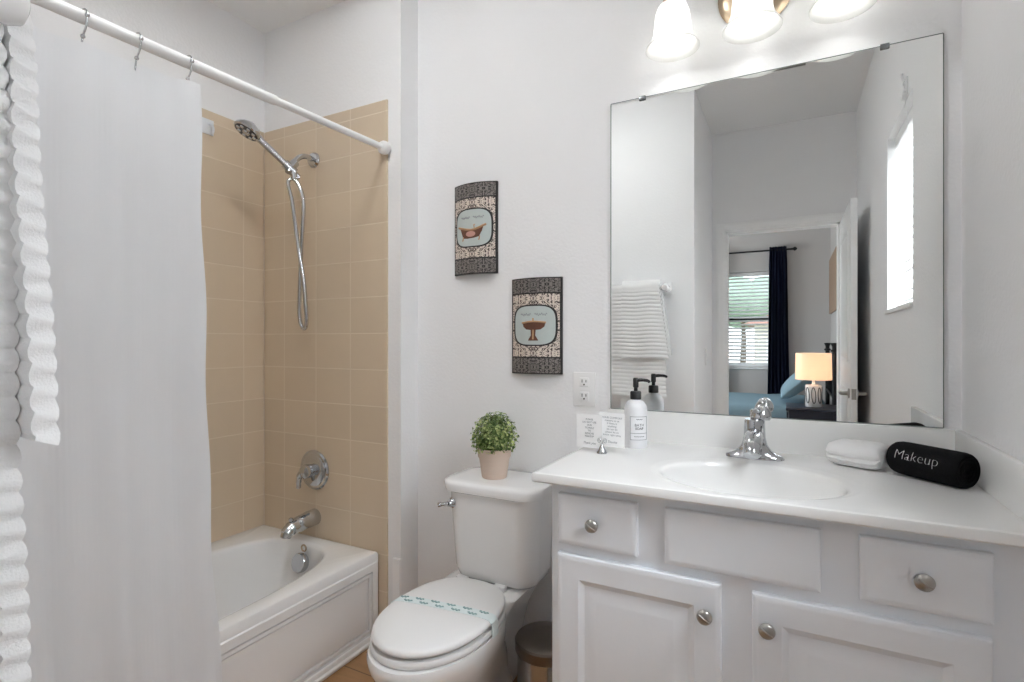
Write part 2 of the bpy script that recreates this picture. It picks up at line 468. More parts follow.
# open door
door = thing('door_1', None, None, (0.3175, -0.70, 0.0), kind='structure')
bm = B()
dl, dr, dy0, dy1, dz1 = 0.301, 0.334, -0.705, 0.012, 2.012
box(bm, dl, dr, dy0, dy1, 0.012, dz1, 0.002, 1)
for sx_, xx in ((-1, dl), (1, dr)):
    f = lambda u, v, d, xx=xx, sx_=sx_: Vector((xx+sx_*d, u, v))
    for z0, z1 in ((0.22, 0.92), (1.08, 1.86)):
        panel(bm, f, dy0+0.12, dy1-0.12, z0, z1, [(0, 0.0), (0.004, 0.006), (0.014, 0.006), (0.020, 0.001), (0.045, 0.005)], -0.004)
struct('door_leaf', bm, TRIM, door)
bm = B()
for s_, xx in ((-1, dl), (1, dr)):
    lathe(bm, [(0.0, 0), (0.028, 0), (0.028, 0.006), (0.012, 0.010), (0.010, 0.045), (0.0, 0.045)], (xx, -0.05, 0.905), (s_, 0, 0), 20)
    tube(bm, [(xx+s_*0.042, -0.045, 0.905), (xx+s_*0.044, -0.10, 0.905), (xx+s_*0.042, -0.155, 0.903)], [0.010, 0.009, 0.007], 10)
struct('door_handle', bm, NICKEL, door, 40)
bm = B(); box(bm, 0.306, 0.329, 0.0115, 0.014, 0.875, 0.935, 0.001); box(bm, 0.312, 0.323, 0.012, 0.020, 0.893, 0.917, 0.002)
struct('latch_plate', bm, NICKEL, door)
bm = B()
for z in (0.25, 1.0, 1.78): tube(bm, [(0.340, -0.712, z), (0.340, -0.712, z+0.09)], 0.006, 10)
struct('hinge', bm, NICKEL, door)
# light switch on the towel wall return
sw = thing('light_switch', 'white light switch plate by the door casing, seen in the mirror', 'light switch', (-0.525, -0.377, 1.10))
obj('cover_plate', bxm(-0.5252, -0.519, -0.413, -0.341, 1.04, 1.16, 0.002), WPLAST, sw)
obj('rocker', bxm(-0.5195, -0.516, -0.394, -0.360, 1.068, 1.132, 0.0015), WPLAST, sw)

# bathroom window in the right wall
win = thing('window_1', None, None, (0.50, 0.855, WZ0), kind='structure')
bm = B()
for a in ((WY0, WY0+0.035, WZ0, WZ1), (WY1-0.035, WY1, WZ0, WZ1), (WY0, WY1, WZ0, WZ0+0.035), (WY0, WY1, WZ1-0.035, WZ1), (WY0, WY1, 1.72, 1.745)):
    box(bm, 0.505, 0.545, *a, 0.002, 1)
struct('window_frame', bm, TRIM, win)
struct('window_pane', bxm(0.523, 0.527, WY0+0.03, WY1-0.03, WZ0+0.03, WZ1-0.03), GLASS, win)
struct('trim_5', bxm(0.386, 0.512, WY0-0.004, WY1+0.004, WZ0-0.002, WZ0+0.016, 0.004), TRIM)
bl = thing('window_blind', 'white slatted blind in the bathroom window, seen at the mirror right side', 'blind', (0.45, 0.855, WZ0))
obj('head_rail', bxm(0.425, 0.475, WY0+0.008, WY1-0.008, WZ1-0.05, WZ1-0.004, 0.003), BLIND, bl)
k = 0; z = WZ0+0.06
while z < WZ1-0.06:
    bm = B(); w = 0.046; a = radians(54)
    c, s_ = cos(a)*w/2, sin(a)*w/2
    g = []
    for i in range(7):
        t = (i/6-0.5)*2
        x = 0.45+t*c; zz = z+t*s_*1.0+0.0025*(1-t*t)
        g.append([(x, WY0+0.012, zz), (x, WY1-0.012, zz)])
    solid_sheet(bm, g, 0.0028)
    obj('slat', bm, BLIND, bl, 50); z += 0.0415
obj('bottom_rail', bxm(0.43, 0.47, WY0+0.010, WY1-0.010, WZ0+0.020, WZ0+0.036, 0.003), BLIND, bl)
for y in (WY0+0.10, WY1-0.10):
    for x in (0.426, 0.474): obj('ladder_cord', tube(B(), [(x, y, WZ0+0.03), (x, y, WZ1-0.04)], 0.0012, 6), BLIND, bl)
# cord cleat above the window
ck = thing('cord_cleat', 'small white cord cleat above the bathroom window, high in the mirror', 'cleat', (0.398, 1.046, 2.17))
bm = B(); box(bm, 0.392, 0.3985, 1.034, 1.058, 2.145, 2.215, 0.002)
for z, s_ in ((2.15, -1), (2.21, 1)): tube(bm, [(0.393, 1.046, z-s_*0.01), (0.383, 1.046, z), (0.380, 1.046, z+s_*0.02)], 0.005, 8)
obj('cleat_body', bm, WPLAST, ck)
bm = B()
pts = [(0.386+0.003*sin(i*1.9), 1.046+0.010*cos(i*1.3), 2.150+0.0045*i) for i in range(14)]
tube(bm, spline(pts, 4), 0.003, 7); tube(bm, spline([(0.388, 1.046, 2.15), (0.394, 1.045, 2.08), (0.399, 1.05, 2.00)], 6), 0.0015, 6)
obj('cord', bm, WPLAST, ck)

# ceiling vent seen along the mirror's top edge
cv = thing('ceiling_vent', 'grey ceiling air vent reflected at the top edge of the mirror', 'vent', (-0.03, 0.17, CZ))
bm = B(); x0, x1, y0, y1 = -0.15, 0.09, 0.12, 0.22
for a in ((x0, x1, y0, y0+0.014), (x0, x1, y1-0.014, y1), (x0, x0+0.014, y0, y1), (x1-0.014, x1, y0, y1)): box(bm, *a, CZ-0.008, CZ+0.001, 0.002, 1)
obj('frame', bm, WPLAST, cv)
bm = B()
for i in range(5): box(bm, x0+0.012, x1-0.012, y0+0.018+i*0.0145, y0+0.024+i*0.0145, CZ-0.006, CZ+0.001)
obj('louver', bm, NICKEL, cv)

# added dome lamp, out of view, to fill the bathroom with even light
cl = thing('added_fill_dome', 'added fill lamp, an unseen frosted dome above the middle of the bathroom floor', 'added fill light', (-1.08, 0.80, CZ))
obj('base_ring', lathe(B(), [(0, 0.001), (0.165, 0.001), (0.168, -0.004), (0.168, -0.022), (0.158, -0.026), (0, -0.026)], (-1.08, 0.80, CZ), (0, 0, 1), 40), NICKEL, cl)
obj('fill_dome', lathe(B(), [(0.156, -0.024), (0.154, -0.034), (0.140, -0.056), (0.112, -0.076), (0.07, -0.090), (0.03, -0.096), (0, -0.097)], (-1.08, 0.80, CZ), (0, 0, 1), 32), M('fill_dome_glow', (250, 250, 248), 0.4, emit=(250, 252, 253), estr=FILL_DOME_STRENGTH), cl)

# ------------------------------------------------------------------ bedroom beyond the door
BZ = 2.80; BYF = -3.9
struct('floor_bedroom', bxm(-3.1, 0.55, BYF-0.15, -0.82, -0.06, 0.0), CARPET)
struct('ceiling_bedroom', bxm(-3.1, 0.55, BYF-0.15, -0.82, BZ, BZ+0.08), CEIL)
VX0, VX1, VZ0, VZ1 = -0.90, -0.20, 0.87, 2.10
bm = B()
box(bm, -3.1, VX0, BYF-0.15, BYF, 0, BZ); box(bm, VX1, 0.55, BYF-0.15, BYF, 0, BZ); box(bm, VX0, VX1, BYF-0.15, BYF, 0, VZ0); box(bm, VX0, VX1, BYF-0.15, BYF, VZ1, BZ)
struct('wall_bedroom_far', bm, BEDWALL)
struct('wall_bedroom_right', bxm(0.43, 0.56, BYF, -0.82, 0, BZ), BEDWALL)
bm = B()
box(bm, -3.2, -3.1, BYF-0.15, -2.9, 0, BZ); box(bm, -3.2, -3.1, -1.5, -0.72, 0, BZ); box(bm, -3.2, -3.1, -2.9, -1.5, 0, 0.9); box(bm, -3.2, -3.1, -2.9, -1.5, 2.1, BZ)
struct('wall_bedroom_left', bm, BEDWALL)
w3 = thing('window_added', None, None, (-3.16, -2.2, 0.9), kind='structure')  # added window, out of view, lets extra fill light into the bedroom
bm = B()
for a in ((-2.9, -2.86, 0.9, 2.1), (-1.54, -1.5, 0.9, 2.1), (-2.9, -1.5, 0.9, 0.94), (-2.9, -1.5, 2.06, 2.1), (-2.9, -1.5, 1.48, 1.52)): box(bm, -3.18, -3.14, *a, 0.002, 1)
struct('window_frame', bm, TRIM, w3)
struct('window_pane', bxm(-3.162, -3.158, -2.87, -1.53, 0.93, 2.07), GLASS, w3)
w2 = thing('window_2', None, None, (-0.55, BYF-0.1, VZ0), kind='structure')
bm = B()
for a in ((VX0, VX0+0.03, VZ0, VZ1), (VX1-0.03, VX1, VZ0, VZ1), (VX0, VX1, VZ0, VZ0+0.035), (VX0, VX1, VZ1-0.035, VZ1)):
    box(bm, a[0], a[1], BYF-0.125, BYF-0.085, a[2], a[3], 0.002, 1)
struct('window_frame', bm, TRIM, w2)
struct('meeting_rail', bxm(VX0+0.03, VX1-0.03, BYF-0.125, BYF-0.09, 1.485, 1.535, 0.002, 1), BLACKM, w2)
struct('window_pane', bxm(VX0+0.02, VX1-0.02, BYF-0.108, BYF-0.104, VZ0+0.02, VZ1-0.02), GLASS, w2)
struct('trim_6', bxm(VX0-0.02, VX1+0.02, BYF-0.09, BYF+0.02, VZ0-0.018, VZ0+0.004, 0.004), TRIM)
b2 = thing('bedroom_blind', 'white slatted blind in the bedroom window, seen in the mirror', 'blind', (-0.55, BYF-0.05, VZ0))
obj('head_rail', bxm(VX0+0.005, VX1-0.005, BYF-0.075, BYF-0.03, VZ1-0.05, VZ1-0.003, 0.003), BLIND, b2)
z = VZ0+0.05
while z < VZ1-0.055:
    bm = B(); w = 0.044; a = radians(30)
    g = []
    for i in range(5):
        t = (i/4-0.5)*2
        g.append([(VX0+0.01, BYF-0.052+t*cos(a)*w/2, z-t*sin(a)*w/2+0.002*(1-t*t)), (VX1-0.01, BYF-0.052+t*cos(a)*w/2, z-t*sin(a)*w/2+0.002*(1-t*t))])
    solid_sheet(bm, g, 0.0028); obj('slat', bm, BLIND, b2, 50); z += 0.046
obj('bottom_rail', bxm(VX0+0.008, VX1-0.008, BYF-0.072, BYF-0.032, VZ0+0.01, VZ0+0.028, 0.003), BLIND, b2)
rod = thing('curtain_rod', 'black curtain rod above the bedroom window, seen in the mirror', 'curtain rod', (-0.55, BYF+0.08, 2.345))
bm = tube(B(), [(-1.16, BYF+0.08, 2.345), (0.02, BYF+0.08, 2.345)], 0.011, 12); obj('rod_tube', bm, BLACKM, rod)
for x, s_ in ((0.02, 1), (-1.16, -1)):
    bm = lathe(B(), [(0.012, -0.01), (0.016, 0.0), (0.012, 0.008), (0.024, 0.022), (0.026, 0.032), (0.014, 0.048), (0.004, 0.056), (0, 0.058)], (x, BYF+0.08, 2.345), (s_, 0, 0), 18); obj('finial', bm, BLACKM, rod)
for x in (0.0, -1.13): obj('bracket', tube(B(), [(x, BYF-0.001, 2.345), (x, BYF+0.08, 2.345)], 0.007, 10), BLACKM, rod)
def drape(x0, x1, label, flare):
    g = []
    for i in range(49):
        u = i/48
        row = []
        for j in range(25):
            v = j/24; zz = 2.385-v*2.36
            pinch = 1.0-0.10*math.exp(-((zz-2.345)/0.06)**2)
            cx = (x0+x1)/2; x = cx+(u-0.5)*(x1-x0)*pinch*(1+flare*v**1.5)+flare*0.02*v
            y = BYF+0.080+0.028*sin(u*2*pi*6+0.6*sin(v*3))*(1 if abs(zz-2.345) > 0.03 else 0.9)+0.006*sin(u*23+v*5)
            row.append((x, y, zz))
        g.append(row)
    o = obj('drape', solid_sheet(B(), g, 0.003), NAVY, None, 60, origin=((x0+x1)/2, BYF+0.08, 0.03))
    return tag(o, label, 'curtain', 'navy bedroom drapes')
drape(-0.235, -0.035, 'navy drape between the bedroom window and the lamp, seen in the mirror', 0.32)
drape(-0.95, -0.735, 'navy drape at the far left of the bedroom window, only a sliver in the mirror', 0.10)
# bed
bed = thing('bed', 'bed with a blue bedspread below the bedroom window, seen in the mirror', 'bed', (-0.6, -3.05, 0))
def soft_block(x0, x1, y0, y1, z0, z1, r, amp, seed, nx=40, ny=28):
    bm = B(); box(bm, x0, x1, y0, y1, z0, z1, r, 4)
    bmesh.ops.subdivide_edges(bm, edges=[e for e in bm.edges if e.calc_length() > 0.12], cuts=9, use_grid_fill=True)
    for v in bm.verts:
        v.co += Vector((0, 0, 1))*amp*noise.noise(v.co*6+Vector((seed, 0, 0)))+Vector((0, 1, 0))*amp*0.5*noise.noise(v.co*9+Vector((seed, 7, 0)))
    return bm
obj('bedspread', soft_block(-1.55, 0.34, -3.72, -2.32, 0.10, 0.565, 0.06, 0.014, 3), BEDSP, bed, 60)
obj('mattress', bxm(-1.50, 0.34, -3.66, -2.38, 0.22, 0.50, 0.05, 3), TERRYW, bed)
bm = B()
for y in (-2.50, -3.60):
    lathe(bm, [(0.022, 0), (0.022, 1.10), (0.034, 1.105), (0.034, 1.12), (0.020, 1.13), (0.022, 1.155), (0.034, 1.18), (0.034, 1.19), (0, 1.192)], (0.383, y, 0), (0, 0, 1), 16)
for z in (0.65, 0.98): tube(bm, [(0.383, -2.50, z), (0.383, -3.60, z)], 0.016, 10)
for i in range(1, 9): tube(bm, [(0.383, -2.50-i*0.122, 0.65), (0.383, -2.50-i*0.122, 0.98)], 0.009, 8)
obj('headboard', bm, BLACKM, bed)
for x in (-1.45, 0.25):
    for y in (-2.42, -3.62): obj('leg', tube(B(), [(x, y, 0), (x, y, 0.24)], 0.025, 10), BLACKM, bed)
bm = B()
ret = bmesh.ops.create_cube(bm, size=1.0)
bmesh.ops.subdivide_edges(bm, edges=bm.edges, cuts=14, use_grid_fill=True)
for v in bm.verts:
    u, w_, t = v.co.x*2, v.co.y*2, v.co.z*2
    edge = (1-abs(u)**2.6)*(1-abs(w_)**2.6)
    th = 0.085*max(edge, 0.0)**0.5+0.006
    px, py_ = u*0.26*(1-0.05*(1-abs(w_))), w_*0.36*(1-0.05*(1-abs(u)))
    n_ = 0.010*noise.noise(Vector((px, py_, t))*7)
    # leaning against the headboard: local u -> up, local t -> away from wall
    a = radians(46)
    v.co = Vector((0.105-cos(a)*(th*t+n_)+sin(a)*px, -2.86+py_, 0.805+cos(a)*px+sin(a)*(th*t+n_)))
pl = obj('pillow', bm, BEDSP, None, 70, origin=(0.16, -2.86, 0.56)); tag(pl, 'blue bed pillow leaning on the headboard behind the lamp', 'pillow')
# nightstand
ns = thing('nightstand', 'dark navy nightstand under the lit bedside lamp, seen in the mirror', 'nightstand', (0.17, -1.97, 0))
obj('top', bxm(-0.035, 0.385, -2.20, -1.74, 0.592, 0.618, 0.006, 2), NAVYF, ns)
obj('body', bxm(-0.015, 0.365, -2.18, -1.76, 0.16, 0.593, 0.003, 1), NAVYF, ns)
for z0, z1 in ((0.18, 0.37), (0.385, 0.575)):
    d_ = obj('drawer', panel(B(), lambda u, v, d: Vector((-0.0155-d, u, v)), -2.165, -1.775, z0, z1, [(0, 0.0), (0.0, 0.012), (0.006, 0.014), (0.03, 0.014), (0.034, 0.010)], -0.002), NAVYF, ns)
    obj('knob', lathe(B(), [(0.006, 0), (0.006, 0.012), (0.013, 0.016), (0.013, 0.022), (0, 0.026)], (-0.026, -1.97, (z0+z1)/2), (-1, 0, 0), 16), NICKEL, d_)
for x in (0.0, 0.35):
    for y in (-2.165, -1.775): obj('leg', bxm(x-0.018, x+0.018, y-0.018, y+0.018, 0, 0.162, 0.003), NAVYF, ns)
# lamp
LX, LY = 0.185, -1.95
lp = thing('table_lamp', 'lit bedside lamp with cream drum shade and looped black line base', 'lamp', (LX, LY, 0.618))
obj('base', lathe(B(), [(0, 0.618), (0.062, 0.618), (0.066, 0.624), (0.066, 0.806), (0.062, 0.814), (0.018, 0.818), (0.012, 0.83), (0.010, 0.90), (0, 0.90)], (LX, LY, 0), (0, 0, 1), 36), CERAM, lp)
bm = B()
for k in range(8):
    a0 = k*pi/4
    pts = []
    for i in range(25):
        t = i/24*2*pi
        ang = a0+0.24*sin(t)+0.05*cos(t); zz = 0.722+0.070*cos(t)
        pts.append((LX+0.0668*cos(ang), LY+0.0668*sin(ang), zz))
    tube(bm, pts, 0.0034, 6)
obj('loop_pattern', bm, DARKLINE, lp, 40, 'thin black looped lines')
obj('lamp_shade', lathe(B(), [(0.146, 0.862), (0.142, 1.10), (0.139, 1.10), (0.143, 0.862), (0.146, 0.862)], (LX, LY, 0), (0, 0, 1), 48), LAMPSH, lp)
obj('light_bulb', sphere(B(), (LX, LY, 0.96), 0.028), BULB2, lp)
bm = B(); tube(bm, [(LX, LY, 0.89), (LX, LY, 0.94)], 0.013, 12)
for a in (0, 2*pi/3, 4*pi/3): tube(bm, [(LX, LY, 0.895), (LX+0.142*cos(a), LY+0.142*sin(a), 0.895)], 0.0025, 6)
obj('socket', bm, NICKEL, lp)
# wall art above the bed
wa = thing('wall_art', 'tan slatted wood wall art above the bed, at the mirror door edge', 'wall art', (0.43, -3.2, 1.85))
for i in range(9):
    obj('slat', bxm(0.405, 0.4305, -3.72+i*0.118, -3.72+i*0.118+0.112, 1.53, 2.16, 0.003, 1), WOODP, wa)
obj('hanger_strip', bxm(0.420, 0.4308, -3.70, -2.68, 1.62, 1.66, 0.002, 1), WOODP, wa)
# outdoors beyond the bedroom window
struct('ground_lawn', bxm(-14, 12, -26, BYF-0.15, -0.5, -0.3), GRASS)
nh = thing('neighbor_house', 'cream house with a terracotta roof seen through the bedroom blind', 'house', (0.6, -14, -0.3))
obj('wall', bxm(-0.9, 5.0, -17, -13, -0.3, 1.75), HOUSEW, nh)
bm = B(); rings(bm, [[(-1.2, -17.3, 1.7), (5.3, -17.3, 1.7), (5.3, -12.7, 1.7), (-1.2, -12.7, 1.7)], [(0.6, -15.2, 2.5), (3.6, -15.2, 2.5), (3.6, -14.8, 2.5), (0.6, -14.8, 2.5)]], True, True, True)
obj('roof', bm, ROOFM, nh, 0)
obj('garage_door', panel(B(), lambda u, v, d: Vector((u, -13+d, v)), -0.6, 1.8, -0.28, 1.3, [(0, 0.02), (0.05, 0.02), (0.06, 0.04)], -0.01), TRIM, nh)
def tree(x, y, h, r, label):
    t = thing('tree', label, 'tree', (x, y, -0.3), 'trees outside the bedroom window')
    obj('trunk', tube(B(), [(x, y, -0.3), (x+0.05, y, h*0.5-0.3), (x, y, h-0.3)], [0.14, 0.10, 0.05], 8), TRUNK, t)
    bm = B()
    for i in range(9):
        a = i*2.4; rr = r*(0.35+0.4*random.random())
        sphere(bm, (x+rr*cos(a), y+rr*sin(a), h-0.3+random.uniform(-0.4, 0.6)*r), r*random.uniform(0.45, 0.65), 1, 1, 0.9, 3)
    for v in bm.verts: v.co += v.co.normalized()*0.18*noise.noise(v.co*2.5)
    obj('foliage', bm, BUSH, t)
tree(-3.4, -15, 2.4, 1.4, 'leafy tree left of the cream house behind the bedroom blind')
tree(-1.8, -21, 3.2, 1.5, 'tall tree behind the cream house, at the top of the bedroom window')
bm = B()
for i in range(8): sphere(bm, (-2.9+i*0.42, -10.5, 0.15+0.08*sin(i*2.1)), 0.42, 1, 1, 1, 3)
for v in bm.verts: v.co += v.co.normalized()*0.05*noise.noise(v.co*6)
hd = obj('hedge', bm, BUSH, None, 60, origin=(-1.4, -10.5, -0.3)); tag(hd, 'low green hedge on the lawn behind the bedroom blind', 'hedge')

# ------------------------------------------------------------------ bathtub
tub = thing('bathtub', 'white acrylic bathtub in the beige tiled alcove', 'bathtub', (-1.835, 0.9, 0))
TX0, TX1, TY0, TY1, TZ = -2.186, -1.486, 0.136, 1.658, 0.35
def rect_pt(ang, x0, x1, y0, y1, cx, cy):
    c, s_ = cos(ang), sin(ang)
    k = 1e9
    if c > 1e-9: k = min(k, (x1-cx)/c)
    if c < -1e-9: k = min(k, (x0-cx)/c)
    if s_ > 1e-9: k = min(k, (y1-cy)/s_)
    if s_ < -1e-9: k = min(k, (y0-cy)/s_)
    return (cx+k*c, cy+k*s_)
def polar_angles(x0, x1, y0, y1, cx, cy, n):
    A = [2*pi*i/n for i in range(n)]+[math.atan2(y-cy, x-cx) % (2*pi) for x in (x0, x1) for y in (y0, y1)]
    A = sorted(A); out = [A[0]]
    for a in A[1:]:
        if a-out[-1] > 1e-3: out.append(a)
    return out
cx, cy = -1.826, 0.885
# equal-parameter angles so both long sides are sampled well
A = polar_angles(TX0, TX1, TY0, TY1, cx, cy, 120)
def basin(k, z, n=3.2, ax=0.268, ay=0.70, dy=0.0):
    out = []
    for a in A:
        c, s_ = cos(a), sin(a)
        r = ((abs(c)/(ax*k[0]))**n+(abs(s_)/(ay*k[1]))**n)**(-1/n)
        out.append((cx+r*c, cy+dy+r*s_, z))
    return out
bm = B()
outer = [rect_pt(a, TX0, TX1, TY0, TY1, cx, cy) for a in A]
def ins(p, d): return (min(max(p[0], TX0+d), TX1-d), min(max(p[1], TY0+d), TY1-d))
rs = [[(x, y, 0.0) for x, y in [ins(p, 0.02) for p in outer]], [(x, y, 0.30) for x, y in [ins(p, 0.02) for p in outer]],
      [(x, y, 0.305) for x, y in outer], [(x, y, TZ-0.014) for x, y in outer], [(*ins(p, 0.004), TZ-0.004) for p in outer], [(*ins(p, 0.014), TZ) for p in outer],
      basin((1.06, 1.02), TZ), basin((1.03, 1.008), TZ-0.002), basin((1.0, 1.0), TZ-0.008), basin((0.985, 0.993), TZ-0.018), basin((0.955, 0.975), TZ-0.06),
      basin((0.90, 0.95), TZ-0.16), basin((0.84, 0.91), TZ-0.25), basin((0.76, 0.86), TZ-0.29), basin((0.62, 0.78), TZ-0.305), basin((0.3, 0.4), TZ-0.308), basin((0.02, 0.02), TZ-0.31)]
rings(bm, rs, True, True, True)
obj('tub_shell', bm, ACRYL, tub, 35)
f = lambda u, v, d: Vector((-1.506+d, u, v))
obj('apron', panel(B(), f, TY0+0.002, TY1-0.002, 0.0, 0.312, [(0, 0.021), (0.004, 0.024), (0.032, 0.024), (0.033, 0.010), (0.0375, 0.010), (0.0385, 0.022), (0.050, 0.022), (0.051, 0.008), (0.0555, 0.008), (0.0565, 0.018)], 0.0), ACRYL, tub, 25)
bm = B(); box(bm, -1.485, -1.462, TY0+0.01, TY1, 0, 0.014, 0.004, 2); box(bm, -1.485, -1.474, TY0+0.01, TY1, 0.0, 0.032, 0.004, 2)
obj('base_trim', bm, TRIM, tub)
ov = obj('overflow_plate', lathe(B(), [(0, 0), (0.038, 0), (0.040, 0.006), (0.040, 0.020), (0.036, 0.026), (0, 0.028)], (-1.808, 1.556, 0.278), (0, -1, 0.22), 32), CHROME, tub, 35, 'round chrome overflow cover')
bm = B()
pts = [(-1.806+0.013*cos(i*pi/10), 1.556+0.006, 0.336+0.013*sin(i*pi/10)) for i in range(21)]
tube(bm, pts, 0.0035, 8)
obj('trip_lever', bm, NICKELW, ov)

# shower plumbing on the end wall
TW = 1.662
v_ = thing('shower_valve', 'chrome tub valve with lever handle on the tiled end wall', 'shower valve', (-1.853, TW, 0.638))
obj('escutcheon', lathe(B(), [(0, 0), (0.086, 0), (0.087, 0.004), (0.080, 0.010), (0.070, 0.010), (0.064, 0.014), (0.030, 0.018), (0, 0.018)], (-1.853, TW+0.001, 0.638), (0, -1, 0), 48, 1.0, 1.0), CHROME, v_, 30)
h_ = obj('lever_handle', lathe(B(), [(0.026, 0.015), (0.028, 0.03), (0.030, 0.045), (0.028, 0.06), (0.018, 0.068), (0, 0.07)], (-1.853, TW, 0.640), (0, -1, 0), 28), CHROME, v_)
bm = tube(B(), spline([(-1.853, TW-0.048, 0.640), (-1.874, TW-0.054, 0.630), (-1.888, TW-0.056, 0.604), (-1.892, TW-0.054, 0.566)], 6), [0.022]*4+[0.018]*6+[0.014]*5+[0.012]*4, 12, True, 0.8)
obj('lever_grip', bm, CHROME, h_)
sp_ = thing('tub_spout', 'chrome tub spout on the tiled wall above the tub rim', 'tub spout', (-1.85, TW, 0.43))
bm = B()
pts = [(-1.85, TW+0.001, 0.432), (-1.85, TW-0.05, 0.430), (-1.85, TW-0.10, 0.424), (-1.85, TW-0.135, 0.416), (-1.85, TW-0.150, 0.402), (-1.85, TW-0.154, 0.388)]
tube(bm, spline(pts, 5), [0.036]*5+[0.034]*5+[0.030]*5+[0.026]*5+[0.022]*5+[0.020], 20)
obj('spout_body', bm, CHROME, sp_)
obj('diverter_knob', lathe(B(), [(0.005, 0), (0.005, 0.012), (0.010, 0.014), (0.010, 0.022), (0.006, 0.026), (0, 0.026)], (-1.85, TW-0.128, 0.438), (0, 0, 1), 16), CHROME, sp_)
hs = thing('hand_shower', 'chrome hand shower on its wall arm with a hanging looped hose', 'hand shower', (-1.856, TW, 1.99))
obj('wall_flange', lathe(B(), [(0, 0), (0.033, 0), (0.034, 0.004), (0.028, 0.014), (0.014, 0.018), (0, 0.018)], (-1.856, TW+0.001, 2.0), (0, -1, 0), 32), CHROME, hs)
bm = tube(B(), spline([(-1.856, TW-0.005, 2.0), (-1.856, TW-0.045, 2.003), (-1.853, TW-0.085, 1.985), (-1.850, TW-0.125, 1.942)], 6), 0.0115, 14)
obj('shower_arm', bm, CHROME, hs)
bk = Vector((-1.848, 1.525, 1.925))
head = Vector((-1.905, 1.378, 2.047))
hd_ = (head-bk).normalized()
bm = B(); tube(bm, [bk+Vector((0, 0.028, 0.03)), bk+Vector((0, 0.005, 0.004)), bk+Vector((0, -0.004, -0.02))], [0.018, 0.019, 0.016], 16); tube(bm, [bk-hd_*0.026, bk+hd_*0.026], 0.0195, 16)
tube(bm, [bk+Vector((0.012, 0.012, -0.008)), bk+Vector((0.014, 0.012, -0.045))], [0.012, 0.010], 12)
obj('bracket', bm, CHROME, hs)
bm = tube(B(), spline([bk-hd_*0.05, bk, bk+hd_*0.08, bk+hd_*0.15, head+Vector((0.010, 0.02, -0.006))], 6), [0.010]*6+[0.013]*6+[0.0135]*6+[0.015]*6+[0.020], 14)
obj('handle', bm, CHROME, hs)
fd = Vector((-0.18, -0.44, -0.88)).normalized()
hh = obj('spray_head', lathe(B(), [(0, -0.026), (0.020, -0.024), (0.040, -0.010), (0.052, 0.006), (0.053, 0.014), (0.050, 0.018), (0, 0.018)], head, fd, 36), CHROME, hs)
u_, w_ = frame_of(fd)
bm = B()
lathe(bm, [(0, 0.0178), (0.045, 0.0178), (0.045, 0.0192), (0, 0.0192)], head, fd, 32)
obj('spray_face', bm, DARKGAP, hh, 40, 'dark face with chrome spray ports')
bm = B()
for k in range(8):
    c = head+fd*0.019+(u_*cos(k*pi/4)+w_*sin(k*pi/4))*0.033
    lathe(bm, [(0, 0), (0.009, 0), (0.007, 0.004), (0, 0.005)], c, fd, 14)
lathe(bm, [(0, 0.019), (0.016, 0.019), (0.013, 0.024), (0, 0.025)], head, fd, 18)
obj('spray_port', bm, CHROME, hh)
h0 = bk-hd_*0.05; h1 = bk+Vector((0.014, 0.012, -0.045))
hose = spline([h0, (-1.854, 1.524, 1.87), (-1.846, 1.536, 1.791), (-1.836, 1.548, 1.664), (-1.826, 1.560, 1.552), (-1.819, 1.572, 1.460), (-1.822, 1.588, 1.328), (-1.832, 1.598, 1.276), (-1.852, 1.604, 1.257), (-1.874, 1.606, 1.277),
               (-1.882, 1.604, 1.33), (-1.864, 1.592, 1.47), (-1.838, 1.578, 1.624), (-1.808, 1.562, 1.747), (-1.803, 1.552, 1.813), (-1.820, 1.545, 1.86), h1], 8)
obj('hose', tube(B(), hose, 0.0082, 10), CHROME, hs)
# adhesive hook on the side wall
ah = thing('adhesive_hook', 'small frosted plastic hook on the tiles at the curtain edge', 'hook', (-2.188, 1.385, 2.115))
obj('pad', bxm(-2.1885, -2.182, 1.345, 1.415, 2.080, 2.145, 0.008, 3), CLEARP, ah)
obj('hook_arm', tube(B(), spline([(-2.184, 1.395, 2.125), (-2.165, 1.395, 2.115), (-2.158, 1.395, 2.095), (-2.165, 1.395, 2.080)], 5), 0.006, 10), CLEARP, ah)

# ------------------------------------------------------------------ curtain rod, hooks, curtain
RX = -1.447
def rod_z(y): return 1.981+(y-1.64)*0.030
cr_ = thing('shower_rod', 'white tension shower curtain rod above the bathtub', 'curtain rod', (RX, 0.9, rod_z(0.9)))
obj('outer_tube', tube(B(), [(RX, 0.15, rod_z(0.15)), (RX, 1.138, rod_z(1.138)), (RX, 1.142, rod_z(1.142))], [0.0155, 0.0155, 0.013], 20), WPLAST, cr_)
obj('inner_tube', tube(B(), [(RX, 1.10, rod_z(1.10)), (RX, 1.64, rod_z(1.64))], 0.0125, 20), WPLAST, cr_)
for y, s_ in ((TW, -1), (0.13, 1)):
    obj('end_cap', lathe(B(), [(0, -0.0005), (0.024, 0), (0.027, 0.008), (0.026, 0.022), (0.019, 0.032), (0.013, 0.036), (0, 0.036)], (RX, y, rod_z(y)), (0, s_, 0), 24), WPLAST, cr_)
CTOP = lambda y: 1.912-0.06*(0.9-y)-0.006*abs(sin((y-0.865)*pi/0.115))
